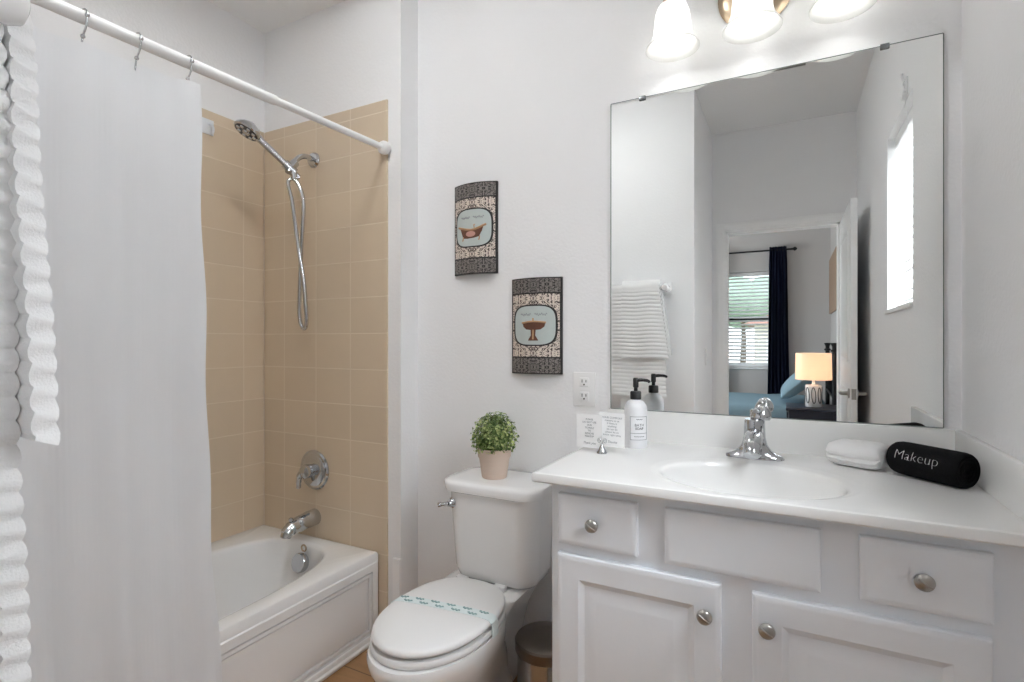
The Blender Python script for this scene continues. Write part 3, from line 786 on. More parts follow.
def curtain_pt(u, v):
    y = 0.20+0.692*u
    zt = CTOP(y); zb = 0.10
    z = zt+(zb-zt)*v
    s_ = max(0.0, (zt-z)/(zt-zb))
    x = -1.452+0.062*s_**2.2
    y2 = y+0.030*s_**2*u
    fold = 0.012*sin(u*2*pi*3.05+1.2)*(0.25+0.75*min(1, s_*2))+0.006*sin(u*2*pi*7.3+2*s_)*(0.4+0.6*s_)
    fold += 0.010*noise.noise(Vector((u*2.5, v*3, 0.3)))*min(1, s_*3)
    edge = 0.010*max(0, (u-0.88)/0.12)**2
    y2 += 0.004*sin(v*24)*max(0, (u-0.9)/0.1)
    return Vector((x+fold+edge, y2, z))
g = [[curtain_pt(i/110, j/60) for j in range(61)] for i in range(111)]
sc_ = obj('shower_curtain', solid_sheet(B(), g, 0.0025), CURT, None, 60, origin=(-1.44, 0.55, 0.10))
tag(sc_, 'white fabric shower curtain hanging outside the bathtub', 'curtain')
names = ['chrome curtain hook nearest the towels', 'middle chrome curtain hook on the white rod', 'chrome curtain hook at the free edge of the curtain']
for y, lb in zip((0.624, 0.738, 0.865), names):
    z = rod_z(y); zc = CTOP(y)
    bm = B()
    pts = [(RX-0.020, y, z-0.006)]+[(RX-0.0185*cos(t), y, z+0.0185*sin(t)) for t in [i*pi/8 for i in range(9)]]+[(RX+0.012, y, z-0.025), (RX-0.003, y, z-0.045), (RX-0.006, y-0.001, zc-0.012), (RX-0.014, y, zc-0.026), (RX-0.020, y, zc-0.012)]
    tube(bm, spline(pts, 3), 0.0022, 8)
    o = obj('curtain_hook', bm, CHROME, None, 50, origin=(RX, y, z)); tag(o, lb, 'hook', 'chrome shower curtain hooks')
    for nm, c in (('bead', (RX+0.0185, y, z)), ('bead', (RX-0.002, y, z-0.043))):
        obj(nm, sphere(B(), c, 0.0052), CHROME, o)

# ------------------------------------------------------------------ towel bar and towels
BY, BZT = 0.205, 1.535
tb = thing('towel_bar', 'white ceramic towel bar on the left wall, above the hanging towels', 'towel bar', (-0.95, 0.13, BZT))
for x in (-0.683, -1.255):
    bm = B(); box(bm, x-0.026, x+0.026, 0.1295, 0.143, BZT-0.040, BZT+0.040, 0.005, 2)
    tube(bm, [(x, 0.14, BZT), (x, 0.20, BZT), (x, 0.232, BZT), (x, 0.243, BZT), (x, 0.246, BZT)], [0.021, 0.021, 0.022, 0.017, 0.009], 20)
    obj('post', bm, CERAM, tb)
obj('bar', tube(B(), [(-1.255, BY, BZT), (-0.683, BY, BZT)], 0.0105, 16), CERAM, tb)
def drape_towel(x0, x1, zf, zb, r, thick, rib, flare, seed):
    prof = []
    nb = 30
    for i in range(nb): prof.append((-r, zb+(BZT-zb)*i/nb))
    for i in range(13):
        a = pi-i*pi/12; prof.append((r*cos(a), BZT+r*sin(a)))
    L = BZT-zf; nf = int(L/0.004)
    for i in range(1, nf+1): prof.append((r, BZT-L*i/nf))
    g = []
    for (dy, z) in prof:
        row = []; front = dy > 0
        s_ = max(0.0, BZT-z)
        for j in range(31):
            u = j/30
            x = x0+(x1-x0)*u+flare*s_*max(0.0, u-0.15)+0.0025*sin(z*2*pi/0.024+seed)*(1 if u > 0.95 or u < 0.05 else 0)
            y = BY+dy
            if front:
                y += rib*(0.5+0.5*sin(z*2*pi/0.024))*min(1, s_/0.03)+0.012*s_+0.008*sin(u*pi*3+seed)*min(1, s_*2)+0.004*noise.noise(Vector((x*5, z*5, seed)))
            row.append((x, y, z+0.002*sin(u*9+seed)*(1 if front else 0)))
        g.append(row)
    return solid_sheet(B(), g, thick)
t1 = obj('bath_towel', drape_towel(-1.030, -0.712, 0.86, 1.00, 0.0220, 0.0205, 0.0026, 0.07, 0.4), TOWEL, None, 70, origin=(-0.9, BY, 0.86))
tag(t1, 'long white ribbed bath towel hanging under the shorter towel at the left edge', 'towel')
t2 = obj('hand_towel', drape_towel(-0.945, -0.711, 1.102, 1.12, 0.0450, 0.0205, 0.0030, 0.16, 1.7), TOWEL, None, 70, origin=(-0.85, BY, 1.102))
tag(t2, 'shorter white ribbed hand towel draped over the long bath towel', 'towel')

# ------------------------------------------------------------------ toilet
TCX = -0.930
to = thing('toilet', 'white two-piece toilet with closed lid beside the vanity', 'toilet', (TCX, 1.4, 0))
def egg(z, hw, yf, yb, yc, nb_=2.9, nf=2.05, n=56, cx_=TCX):
    out = []
    for i in range(n):
        t = 2*pi*i/n; c, s_ = cos(t), sin(t)
        ay = (yb-yc) if s_ > 0 else (yc-yf); ex = nb_ if s_ > 0 else nf
        out.append((cx_+hw*math.copysign(abs(c)**(2/ex), c), yc+ay*math.copysign(abs(s_)**(2/ex), s_), z))
    return out
bm = B()
rs = [egg(0.0, 0.112, 1.20, 1.66, 1.42), egg(0.012, 0.118, 1.19, 1.665, 1.42), egg(0.03, 0.112, 1.20, 1.66, 1.42), egg(0.09, 0.100, 1.215, 1.64, 1.42), egg(0.16, 0.112, 1.175, 1.62, 1.38), egg(0.22, 0.134, 1.125, 1.60, 1.34, 2.3),
      egg(0.27, 0.155, 1.085, 1.58, 1.32, 2.3), egg(0.31, 0.168, 1.062, 1.56, 1.31, 2.3), egg(0.335, 0.171, 1.057, 1.55, 1.31, 2.3), egg(0.346, 0.168, 1.062, 1.548, 1.31, 2.3), egg(0.348, 0.14, 1.10, 1.52, 1.31, 2.3)]
rings(bm, rs, True, True, True)
obj('bowl', bm, PORC, to, 50)
def rrect(z, hx, y0, y1, r, cx_=TCX+0.031, bulge=0.0, n=8):
    out = []
    yc = (y0+y1)/2; hy = (y1-y0)/2
    for q, (sx_, sy_) in enumerate(((1, 1), (-1, 1), (-1, -1), (1, -1))):
        for i in range(n+1):
            a = q*pi/2+i*pi/2/n
            x = sx_*(hx-r)+r*cos(a); y = sy_*(hy-r)+r*sin(a)
            if y < 0: y -= bulge*(1-(x/hx)**2)
            out.append((cx_+x, yc+y, z))
    return out
bm = B()
rings(bm, [rrect(0.02, 0.075, 1.52, 1.70, 0.04, TCX), rrect(0.18, 0.085, 1.48, 1.72, 0.04, TCX), rrect(0.28, 0.105, 1.46, 1.735, 0.04, TCX), rrect(0.345, 0.140, 1.46, 1.745, 0.04, TCX), rrect(0.368, 0.150, 1.48, 1.745, 0.04, TCX), rrect(0.374, 0.142, 1.49, 1.738, 0.04, TCX)], True, True, True)
obj('pedestal_deck', bm, PORC, to, 50)
bm = B()
rings(bm, [rrect(0.371, 0.118, 1.585, 1.715, 0.05), rrect(0.376, 0.135, 1.568, 1.728, 0.055), rrect(0.392, 0.152, 1.552, 1.74, 0.06, bulge=0.006), rrect(0.42, 0.160, 1.546, 1.745, 0.06, bulge=0.010),
           rrect(0.55, 0.166, 1.538, 1.75, 0.06, bulge=0.014), rrect(0.688, 0.172, 1.530, 1.752, 0.06, bulge=0.016)], True, True, True)
obj('tank', bm, PORC, to, 50)
bm = B()
rings(bm, [rrect(0.684, 0.178, 1.528, 1.756, 0.06, bulge=0.018), rrect(0.688, 0.186, 1.520, 1.760, 0.06, bulge=0.018), rrect(0.710, 0.190, 1.516, 1.762, 0.06, bulge=0.018), rrect(0.719, 0.187, 1.520, 1.760, 0.06, bulge=0.018), rrect(0.723, 0.176, 1.531, 1.752, 0.055, bulge=0.016), rrect(0.724, 0.15, 1.555, 1.73, 0.05, bulge=0.012)], True, True, True)
obj('tank_lid', bm, PORC, to, 50)
# seat ring (a solid ring with an open middle) and lid
bm = B()
R1 = lambda z, k=0.0: egg(z, 0.168+k, 1.074-k, 1.535+k*0.4, 1.30, 2.5)
R2 = lambda z: egg(z, 0.105, 1.14, 1.45, 1.30)
rings(bm, [R2(0.349), R1(0.349, -0.004), R1(0.353), R1(0.362), R1(0.368, -0.004), R2(0.368), R2(0.349)], True)
obj('seat', bm, WPLAST, to, 50)
bm = B()
LZ = 0.3775
def E_(z, k): return egg(z, 0.166-k, 1.078+k, 1.540-k*0.6, 1.305, 2.5)
rings(bm, [E_(LZ, 0.012), E_(LZ, 0.004), E_(LZ+0.004, 0.0), E_(LZ+0.010, 0.0), E_(LZ+0.016, 0.004), E_(LZ+0.019, 0.012), E_(LZ+0.0215, 0.03), E_(LZ+0.0235, 0.08), E_(LZ+0.024, 0.15)], True, True, True)
obj('seat_lid', bm, WPLAST, to, 50)
for x in (-0.12, 0.12): obj('lid_bumper', lathe(B(), [(0, 0.367), (0.009, 0.367), (0.009, 0.378), (0, 0.378)], (TCX+x, 1.2, 0), (0, 0, 1), 12), WPLAST, to)
for x in (-0.075, 0.075): obj('seat_hinge', bxm(TCX+x-0.022, TCX+x+0.022, 1.53, 1.556, 0.368, 0.392, 0.006, 2), WPLAST, to)
lv = obj('flush_lever', lathe(B(), [(0, 0), (0.017, 0), (0.018, 0.004), (0.012, 0.009), (0.009, 0.022), (0, 0.024)], (-1.036, 1.530, 0.644), (-0.25, -0.97, 0), 20), CHROME, to, 40, 'chrome flush lever')
obj('lever_arm', tube(B(), spline([(-1.041, 1.508, 0.645), (-1.050, 1.500, 0.645), (-1.061, 1.497, 0.643), (-1.070, 1.497, 0.640)], 5), [0.007]*6+[0.006]*5+[0.0085]*5, 10, True, 1.0), CHROME, lv)
# paper band across the lid
pb = thing('paper_band', 'narrow printed paper strip wrapped across the closed toilet lid', 'paper strip', (TCX, 1.325, 0.40))
def lid_z(dx):
    k = 0.166-abs(dx)
    prof = [(0.0, LZ+0.010), (0.004, LZ+0.016), (0.012, LZ+0.019), (0.03, LZ+0.0215), (0.08, LZ+0.0235), (0.166, LZ+0.024)]
    if k <= 0: return LZ+0.008
    for (a, za), (b, zb) in zip(prof, prof[1:]):
        if k <= b: return za+(zb-za)*(k-a)/(b-a)
    return LZ+0.024
def band_pt(u, v, d=0.0):
    # u in [-1,1] across the lid, v in [-1,1] along its width
    skew = 0.020*u
    y = 1.322+skew+v*0.019
    if abs(u) > 0.93:
        e = (abs(u)-0.93)/0.07
        return Vector((TCX+math.copysign(0.1705+d, u), y, LZ+0.012-e*0.045))
    dx = u/0.93*0.168
    return Vector((TCX+dx, y, lid_z(dx)+0.0016+d))
us = [-1, -0.965, -0.9301]+[-0.93+1.86*i/50 for i in range(51)]+[0.9301, 0.965, 1]
g = [[band_pt(u, v) for v in (-1, -0.33, 0.33, 1)] for u in us]
obj('paper_strip', solid_sheet(B(), g, 0.0008), PAPER, pb, 60)
bm = B()
for r_ in (0, 1):
    for k in range(6):
        u0 = -0.86+k*0.30+(0.15 if r_ else 0); v0 = 0.55 if not r_ else -0.5
        pts = []
        for i in range(13):
            t = i/12; pts.append(band_pt(u0+t*0.15, v0+0.22*sin(t*pi*5)*(1-0.3*t), 0.0008))
        if u0+0.15 < 0.92: tube(bm, pts, 0.0024, 6)
obj('printed_mark', bm, TEAL, pb, 40, 'teal printed words')

# ------------------------------------------------------------------ potted plant on the tank
PX, PY, PZ = -0.925, 1.628, 0.724
pp = thing('potted_plant', 'small boxwood plant in a blush pot on the toilet tank', 'plant', (PX, PY, PZ))
obj('pot', lathe(B(), [(0, 0), (0.042, 0), (0.044, 0.003), (0.0545, 0.072), (0.058, 0.073), (0.0605, 0.103), (0.057, 0.104), (0.054, 0.088), (0, 0.086)], (PX, PY, PZ), (0, 0, 1), 40), POT, pp, 30)
obj('soil', lathe(B(), [(0, 0.093), (0.050, 0.090), (0.0545, 0.086), (0, 0.084)], (PX, PY, PZ), (0, 0, 1), 24), SOIL, pp)
bm = B()
cen = Vector((PX, PY, PZ+0.142))
def leaf(bm, p, d, size):
    a, b = frame_of(d); rot = random.uniform(0, 2*pi)
    a, b = a*cos(rot)+b*sin(rot), b*cos(rot)-a*sin(rot)
    L = size; w = size*0.33
    n_ = d*0.15*size
    P = [p, p+a*L*0.35+b*w+n_, p+a*L+n_*0.3, p+a*L*0.35-b*w+n_]
    vs = [bm.verts.new(q) for q in P]; bm.faces.new(vs)
random.seed(21)
for i in range(2700):
    while True:
        q = Vector((random.uniform(-1, 1), random.uniform(-1, 1), random.uniform(-0.55, 1)))
        if 0.2 < q.length < 1: break
    q = q.normalized()*random.uniform(0.22, 1.0)**0.5
    p = cen+Vector((q.x*0.080, q.y*0.080, q.z*0.086))+Vector((random.gauss(0, .003), random.gauss(0, .003), random.gauss(0, .003)))
    if p.z < PZ+0.088: continue
    d = (q.normalized()+Vector((random.uniform(-.7, .7), random.uniform(-.7, .7), random.uniform(-.4, .9)))).normalized()
    leaf(bm, p, d, random.uniform(0.009, 0.015))
obj('foliage', bm, LEAF, pp, 0)
bm = B()
for i in range(46):
    a = random.uniform(0, 2*pi); e = random.uniform(0.0, 1.0)
    tip = cen+Vector((cos(a)*0.074*e, sin(a)*0.074*e, 0.082*(1-e*e*0.8)))
    base = Vector((PX+cos(a)*0.02*e, PY+sin(a)*0.02*e, PZ+0.088))
    tube(bm, [base, (base+tip)/2+Vector((0, 0, 0.008)), tip], [0.0013, 0.0010, 0.0006], 5)
obj('stem', bm, M('green_stem', (84, 100, 56), 0.7), pp)

# ------------------------------------------------------------------ waste bin
bn = thing('waste_bin', 'small round steel bin with dark lid between toilet and vanity', 'bin', (-0.675, 1.520, 0))
BC = (-0.675, 1.520, 0)
obj('base_ring', lathe(B(), [(0, 0), (0.095, 0), (0.097, 0.004), (0.097, 0.018), (0.093, 0.022), (0, 0.022)], BC, (0, 0, 1), 48), BLACKP, bn)
obj('body', lathe(B(), [(0, 0.02), (0.092, 0.02), (0.092, 0.242), (0, 0.242)], BC, (0, 0, 1), 56), STEEL, bn)
obj('lid', lathe(B(), [(0, 0.240), (0.098, 0.240), (0.0995, 0.244), (0.0995, 0.270), (0.096, 0.276), (0.088, 0.279), (0.05, 0.282), (0, 0.283)], BC, (0, 0, 1), 56), STEELB, bn, 30)

# ------------------------------------------------------------------ wall plaques
def plaque(name, label, x0, x1, z0, z1, kind):
    t = thing(name, label, 'wall plaque', ((x0+x1)/2, 1.78, (z0+z1)/2), 'curved bathroom plaques')
    w = x1-x0; h = z1-z0; sag = 0.026
    def f(u, v, d):           # u, v in [-1, 1]
        return Vector(((x0+x1)/2+u*w/2, 1.776-sag*(1-u*u)-0.004-d, (z0+z1)/2+v*h/2))
    def patch(u0, u1, v0, v1, d0, d1, nu=16, nv=2):
        bm = B()
        a = [[f(u0+(u1-u0)*i/nu, v0+(v1-v0)*j/nv, d1) for j in range(nv+1)] for i in range(nu+1)]
        b = [[f(u0+(u1-u0)*i/nu, v0+(v1-v0)*j/nv, d0) for j in range(nv+1)] for i in range(nu+1)]
        A_ = [[bm.verts.new(p) for p in r] for r in a]; B_ = [[bm.verts.new(p) for p in r] for r in b]
        for i in range(nu):
            for j in range(nv):
                bm.faces.new((A_[i][j], A_[i+1][j], A_[i+1][j+1], A_[i][j+1])); bm.faces.new((B_[i][j], B_[i][j+1], B_[i+1][j+1], B_[i+1][j]))
            bm.faces.new((A_[i][0], B_[i][0], B_[i+1][0], A_[i+1][0])); bm.faces.new((A_[i][-1], A_[i+1][-1], B_[i+1][-1], B_[i][-1]))
        for j in range(nv):
            bm.faces.new((A_[0][j], A_[0][j+1], B_[0][j+1], B_[0][j])); bm.faces.new((A_[-1][j], B_[-1][j], B_[-1][j+1], A_[-1][j+1]))
        return bm
    def fan(pts, d0, d1):     # polygon in (u,v), star-shaped about its centroid, mapped on the curve
        bm = B(); n = len(pts)
        cu_ = sum(p[0] for p in pts)/n; cv_ = sum(p[1] for p in pts)/n
        K = 4
        top = [[bm.verts.new(f(cu_+(p[0]-cu_)*k/K, cv_+(p[1]-cv_)*k/K, d1)) for p in pts] for k in range(1, K+1)]
        c = bm.verts.new(f(cu_, cv_, d1))
        low = [bm.verts.new(f(p[0], p[1], d0)) for p in pts]
        for i in range(n):
            j = (i+1) % n
            bm.faces.new((c, top[0][i], top[0][j]))
            for k in range(K-1): bm.faces.new((top[k][i], top[k+1][i], top[k+1][j], top[k][j]))
            bm.faces.new((top[-1][i], low[i], low[j], top[-1][j]))
        return bm
    obj('backing', patch(-1, 1, -1, 1, -0.008, 0.0), BLKBRD, t, 30)
    DK = damask_mat('black_damask', (128, 122, 118), (34, 31, 32), 95, 0.47, w/4); LT = damask_mat('cream_damask', (216, 204, 192), (70, 56, 54), 75, 0.455, w/2)
    obj('damask_field', patch(-0.93, 0.93, -0.64, 0.66, 0.0, 0.0010), LT, t, 0, 'cream field with dark damask scrolls')
    for v0, v1 in ((-0.975, -0.67), (0.69, 0.975)): obj('border_band', patch(-0.95, 0.95, v0, v1, 0.0, 0.0012), DK, t, 0, 'black band with grey damask')
    def sq(a, b, n, cv_): return [(lambda q: (q[0], q[1]+cv_))(superell(2*pi*i/56, a, b, n)) for i in range(56)]
    obj('medallion_outline', fan(sq(0.87, 0.43, 3.6, 0.01), 0.0, 0.0018), BLKBRD, t, 0)
    me = obj('medallion', fan(sq(0.80, 0.40, 3.6, 0.01), 0.0, 0.0026), PALEBL, t, 0, 'pale blue rounded panel')
    def stroke(name, pts, r, mat):
        return obj(name, tube(B(), [f(u, v, 0.0032) for u, v in pts], r, 6), mat, me)
    bm = B()
    for a, b in ((-0.52, -0.10), (0.06, 0.52)):
        tube(bm, [f(a+(b-a)*i/28, 0.235+0.022*sin(i*1.25)+0.01*sin(i*0.5), 0.0030) for i in range(29)], 0.0010, 5)
    obj('script_line', bm, INK, me)
    if kind == 'tub':
        body = [(-0.58, 0.015), (-0.50, -0.10), (-0.42, -0.21), (-0.2, -0.225), (0.1, -0.215), (0.32, -0.19), (0.44, -0.07), (0.50, 0.03), (0.2, -0.03), (0.0, -0.045), (-0.25, -0.03)]
        obj('tub_picture', fan(body, 0.002, 0.0036), BROWNP, me, 0)
        bm = B(); tube(bm, spline([f(-0.66, 0.04, 0.004), f(-0.5, 0.015, 0.004), f(-0.2, -0.025, 0.004), f(0.05, -0.035, 0.004), f(0.3, 0.0, 0.004), f(0.55, 0.055, 0.004), f(0.62, 0.06, 0.004)], 5), 0.0042, 8)
        for u in (-0.40, 0.36): tube(bm, [f(u, -0.18, 0.004), f(u-0.03, -0.25, 0.004), f(u-0.06, -0.265, 0.004)], 0.0022, 6)
        tube(bm, [f(0.12, 0.0, 0.004), f(0.10, 0.07, 0.004), f(0.16, 0.075, 0.004)], 0.002, 6)
        obj('rim_picture', bm, TANP, me)
        obj('crest_picture', fan([(-0.05+superell(2*pi*i/24, 0.22, 0.062, 2)[0], -0.125+superell(2*pi*i/24, 0.22, 0.062, 2)[1]) for i in range(24)], 0.003, 0.0046), ROSEP, me, 0)
    else:
        bowl = [(-0.44, 0.055), (-0.40, -0.02), (-0.28, -0.075), (0.0, -0.09), (0.28, -0.075), (0.42, -0.02), (0.46, 0.06), (0.2, 0.075), (-0.2, 0.075)]
        obj('basin_picture', fan(bowl, 0.002, 0.0036), BROWNP, me, 0)
        ped = [(-0.10, -0.07), (-0.09, -0.2), (-0.18, -0.275), (-0.2, -0.305), (0.2, -0.305), (0.17, -0.275), (0.085, -0.2), (0.10, -0.07)]
        obj('pedestal_picture', fan(ped, 0.002, 0.0040), BROWNP, me, 0)
        bm = B(); tube(bm, spline([f(-0.46, 0.062, 0.004), f(-0.2, 0.085, 0.004), f(0.0, 0.09, 0.004), f(0.2, 0.085, 0.004), f(0.48, 0.066, 0.004)], 5), 0.0034, 8)
        tube(bm, [f(0.0, 0.09, 0.004), f(0.0, 0.16, 0.004)], 0.003, 6); tube(bm, [f(0.01, -0.08, 0.005), f(0.0, -0.28, 0.005)], 0.003, 6)
        obj('rim_picture', bm, TANP, me)
    return t
plaque('bath_plaque', 'upper left curved plaque with a clawfoot bathtub picture', -1.189, -0.994, 1.464, 1.818, 'tub')
plaque('basin_plaque', 'lower right curved plaque with a pedestal sink picture', -0.930, -0.727, 1.083, 1.435, 'sink')

# ------------------------------------------------------------------ outlet
ol = thing('wall_outlet', 'white duplex wall outlet left of the mirror', 'outlet', (-0.643, 1.78, 1.033))
obj('cover_plate', bxm(-0.685, -0.602, 1.774, 1.7805, 0.973, 1.093, 0.003, 2), WPLAST, ol)
for z in (1.058, 1.008):
    r_ = obj('receptacle', bxm(-0.661, -0.626, 1.7715, 1.776, z-0.0165, z+0.0165, 0.003, 2), WPLAST, ol)
    bm = B(); box(bm, -0.652, -0.6495, 1.7711, 1.774, z-0.001, z+0.010); box(bm, -0.6375, -0.635, 1.7711, 1.774, z, z+0.009)
    lathe(bm, [(0, 0), (0.003, 0), (0.003, 0.003), (0, 0.003)], (-0.6435, 1.7711, z-0.008), (0, 1, 0), 12)
    obj('slot', bm, DARKGAP, r_)

# ------------------------------------------------------------------ mirror
mi = thing('wall_mirror', 'large frameless rectangular mirror above the sink', 'mirror', (-0.093, 1.78, 0.972))
MX0, MX1, MZ0, MZ1 = -0.546, 0.359, 0.9725, 2.018
obj('mirror_glass', bxm(MX0, MX1, 1.7735, 1.7785, MZ0, MZ1), MIRROR, mi, 0)
bm = B()
for a in ((MX0-0.0015, MX0+0.0008, MZ0, MZ1), (MX1-0.0008, MX1+0.0015, MZ0, MZ1), (MX0, MX1, MZ1-0.0008, MZ1+0.0015), (MX0, MX1, MZ0-0.0012, MZ0+0.0012)): box(bm, a[0], a[1], 1.7730, 1.7795, a[2], a[3])
obj('polished_edge', bm, MIRREDGE, mi, 0)
for x in (-0.438, 0.231): obj('mirror_clip', bxm(x-0.011, x+0.011, 1.769, 1.7805, MZ1-0.010, MZ1+0.005, 0.002), CLIP, mi)

# ------------------------------------------------------------------ vanity light
vl = thing('vanity_light', 'three-shade vanity light with brushed nickel plate above the mirror', 'wall light', (-0.095, 1.78, 2.25))
obj('canopy', lathe(B(), [(0, 0), (0.104, 0), (0.106, 0.008), (0.098, 0.016), (0.086, 0.022), (0.05, 0.028), (0, 0.03)], (-0.095, 1.7805, 2.262), (0, -1, 0), 48), NICKELW, vl, 30)
bm = B(); tube(bm, [(-0.325, 1.700, 2.30), (0.135, 1.700, 2.30)], 0.011, 14); tube(bm, [(-0.095, 1.76, 2.29), (-0.095, 1.70, 2.30)], 0.012, 12)
for x in (-0.325, 0.135): sphere(bm, (x, 1.70, 2.30), 0.016)
obj('crossbar', bm, NICKELW, vl)
SY = 1.658
for x in (-0.318, -0.097, 0.124):
    a_ = obj('arm', tube(B(), spline([(x, 1.700, 2.30), (x, 1.66, 2.305), (x, SY, 2.299), (x, SY, 2.254)], 6), 0.008, 10), NICKELW, vl)
    obj('fitter', lathe(B(), [(0, 2.266), (0.012, 2.266), (0.026, 2.254), (0.030, 2.230), (0.030, 2.219), (0, 2.219)], (x, SY, 0), (0, 0, 1), 28), NICKELW, a_)
    s_ = obj('glass_shade', lathe(B(), [(0.028, 2.228), (0.042, 2.220), (0.050, 2.200), (0.053, 2.169), (0.056, 2.139), (0.064, 2.117), (0.079, 2.097), (0.0795, 2.094), (0.076, 2.095), (0.061, 2.116), (0.053, 2.140), (0.050, 2.170), (0.047, 2.200), (0.040, 2.217), (0.028, 2.228)], (x, SY, 0), (0, 0, 1), 48), FROST, vl, 60)
    obj('light_bulb', lathe(B(), [(0, 2.112), (0.014, 2.115), (0.025, 2.126), (0.029, 2.141), (0.025, 2.157), (0.015, 2.174), (0.012, 2.214), (0, 2.214)], (x, SY, 0), (0, 0, 1), 16), BULB, s_)

# ------------------------------------------------------------------ vanity cabinet
FY = 1.253
va = thing('vanity_cabinet', 'white vanity cabinet with drawers and doors under the sink counter', 'cabinet', (-0.07, 1.5, 0))
bm = B(); box(bm, -0.541, 0.3975, FY, FY+0.019, 0.10, 0.847); box(bm, -0.541, -0.523, FY+0.018, 1.766, 0.0, 0.847); box(bm, 0.380, 0.3975, FY+0.018, 1.766, 0.0, 0.847)
box(bm, -0.524, 0.381, FY+0.018, 1.766, 0.10, 0.118); box(bm, -0.524, 0.381, 1.757, 1.766, 0.10, 0.847); box(bm, -0.541, 0.3975, FY+0.07, FY+0.085, 0.0, 0.101); box(bm, 0.372, 0.3975, FY-0.006, FY+0.01, 0.10, 0.846, 0.002)
obj('carcass', bm, CABW, va, 0)
def front(u0, u1, v0, v1, name, raised=False):
    f = lambda u, v, d: Vector((u, FY-d, v))
    st = [(0, 0.013), (0.002, 0.0155), (0.010, 0.018), (0.014, 0.018)]
    if raised: st += [(0.056, 0.018), (0.058, 0.0165), (0.070, 0.0105), (0.074, 0.0105), (0.100, 0.0165), (0.104, 0.017)]
    return obj(name, panel(B(), f, u0, u1, v0, v1, st, -0.001), CABW, va, 20)
def knob(p, x, z):
    k = obj('knob', lathe(B(), [(0, -0.001), (0.008, -0.001), (0.0065, 0.006), (0.007, 0.010), (0.0155, 0.015), (0.0165, 0.019), (0.0150, 0.023), (0.008, 0.0265), (0, 0.0275)], (x, FY-0.018, z), (0, -1, 0), 28), NICKEL, p, 45, 'satin nickel knob')
    g = obj('ridge', tube(B(), [(x-0.011, FY-0.0435, z+0.007), (x, FY-0.0465, z), (x+0.011, FY-0.0435, z-0.007)], 0.002, 8), NICKEL, p)
d1 = front(-0.519, -0.319, 0.694, 0.820, 'drawer'); knob(d1, -0.424, 0.757)
front(-0.255, 0.055, 0.692, 0.820, 'false_drawer_front')
d2 = front(0.121, 0.323, 0.693, 0.820, 'drawer'); knob(d2, 0.219, 0.757)
a1 = front(-0.520, -0.134, 0.14, 0.669, 'door', True); knob(a1, -0.166, 0.600)
a2 = front(-0.072, 0.321, 0.14, 0.665, 'door', True); knob(a2, -0.043, 0.601)

# ------------------------------------------------------------------ countertop with sink
CT = 0.871
ct = thing('sink_countertop', 'glossy white countertop with an integral oval sink', 'countertop', (-0.09, 1.49, CT))
QX0, QX1, QY0, QY1 = -0.578, 0.3975, 1.207, 1.7795
scx, scy, sa, sb = -0.092, 1.428, 0.207, 0.166
A = polar_angles(QX0, QX1, QY0, QY1, scx, scy, 128)
outer = [rect_pt(a, QX0, QX1, QY0, QY1, scx, scy) for a in A]
def ins2(p, d): return (max(p[0], QX0+d), max(p[1], QY0+d))
def ell(k, z, dy=0.0):
    out = []
    for a in A:
        c, s_ = cos(a), sin(a); r = ((c/(sa*k))**2+(s_/(sb*k))**2)**-0.5
        out.append((scx+r*c, scy+dy+r*s_, z))
    return out
bm = B()
rs = [[(*ins2(p, 0.03), CT-0.024) for p in outer], [(*ins2(p, 0.004), CT-0.024) for p in outer], [(*p, CT-0.020) for p in outer], [(*p, CT-0.005) for p in outer], [(*ins2(p, 0.0015), CT-0.0015) for p in outer], [(*ins2(p, 0.005), CT) for p in outer], [(*ins2(p, 0.012), CT) for p in outer],
      ell(1.14, CT) if False else [(x*0.35+ex*0.65, y*0.35+ey*0.65, CT) for (x, y), (ex, ey, _) in zip(outer, ell(1.10, CT))],
      ell(1.16, CT), ell(1.12, CT-0.0015), ell(1.06, CT-0.004), ell(1.02, CT-0.006), ell(0.995, CT-0.011), ell(0.98, CT-0.020), ell(0.95, CT-0.045), ell(0.89, CT-0.080, 0.002), ell(0.78, CT-0.112, 0.006), ell(0.62, CT-0.130, 0.010), ell(0.40, CT-0.138, 0.012), ell(0.18, CT-0.141, 0.016), ell(0.115, CT-0.142, 0.016)]
rs[7] = [(x*0.5+ex*0.5, y*0.5+ey*0.5, CT) for (x, y), (ex, ey, _) in zip(outer, ell(1.16, CT))]
# keep rings inside the slab where the ellipse nears the front edge
rings(bm, rs, True, False, True)
obj('counter_slab', bm, MARBLE, ct, 35)
obj('backsplash', bxm(-0.556, 0.3975, 1.762, 1.7795, CT-0.002, 0.971, 0.003, 2), MARBLE, ct)
obj('side_splash', bxm(0.3805, 0.3975, 1.212, 1.764, CT-0.002, 0.971, 0.003, 2), MARBLE, ct)
obj('drain', lathe(B(), [(0, -0.138), (0.022, -0.138), (0.023, -0.141), (0, -0.143)], (scx, scy+0.016, CT), (0, 0, 1), 24), CHROME, ct)

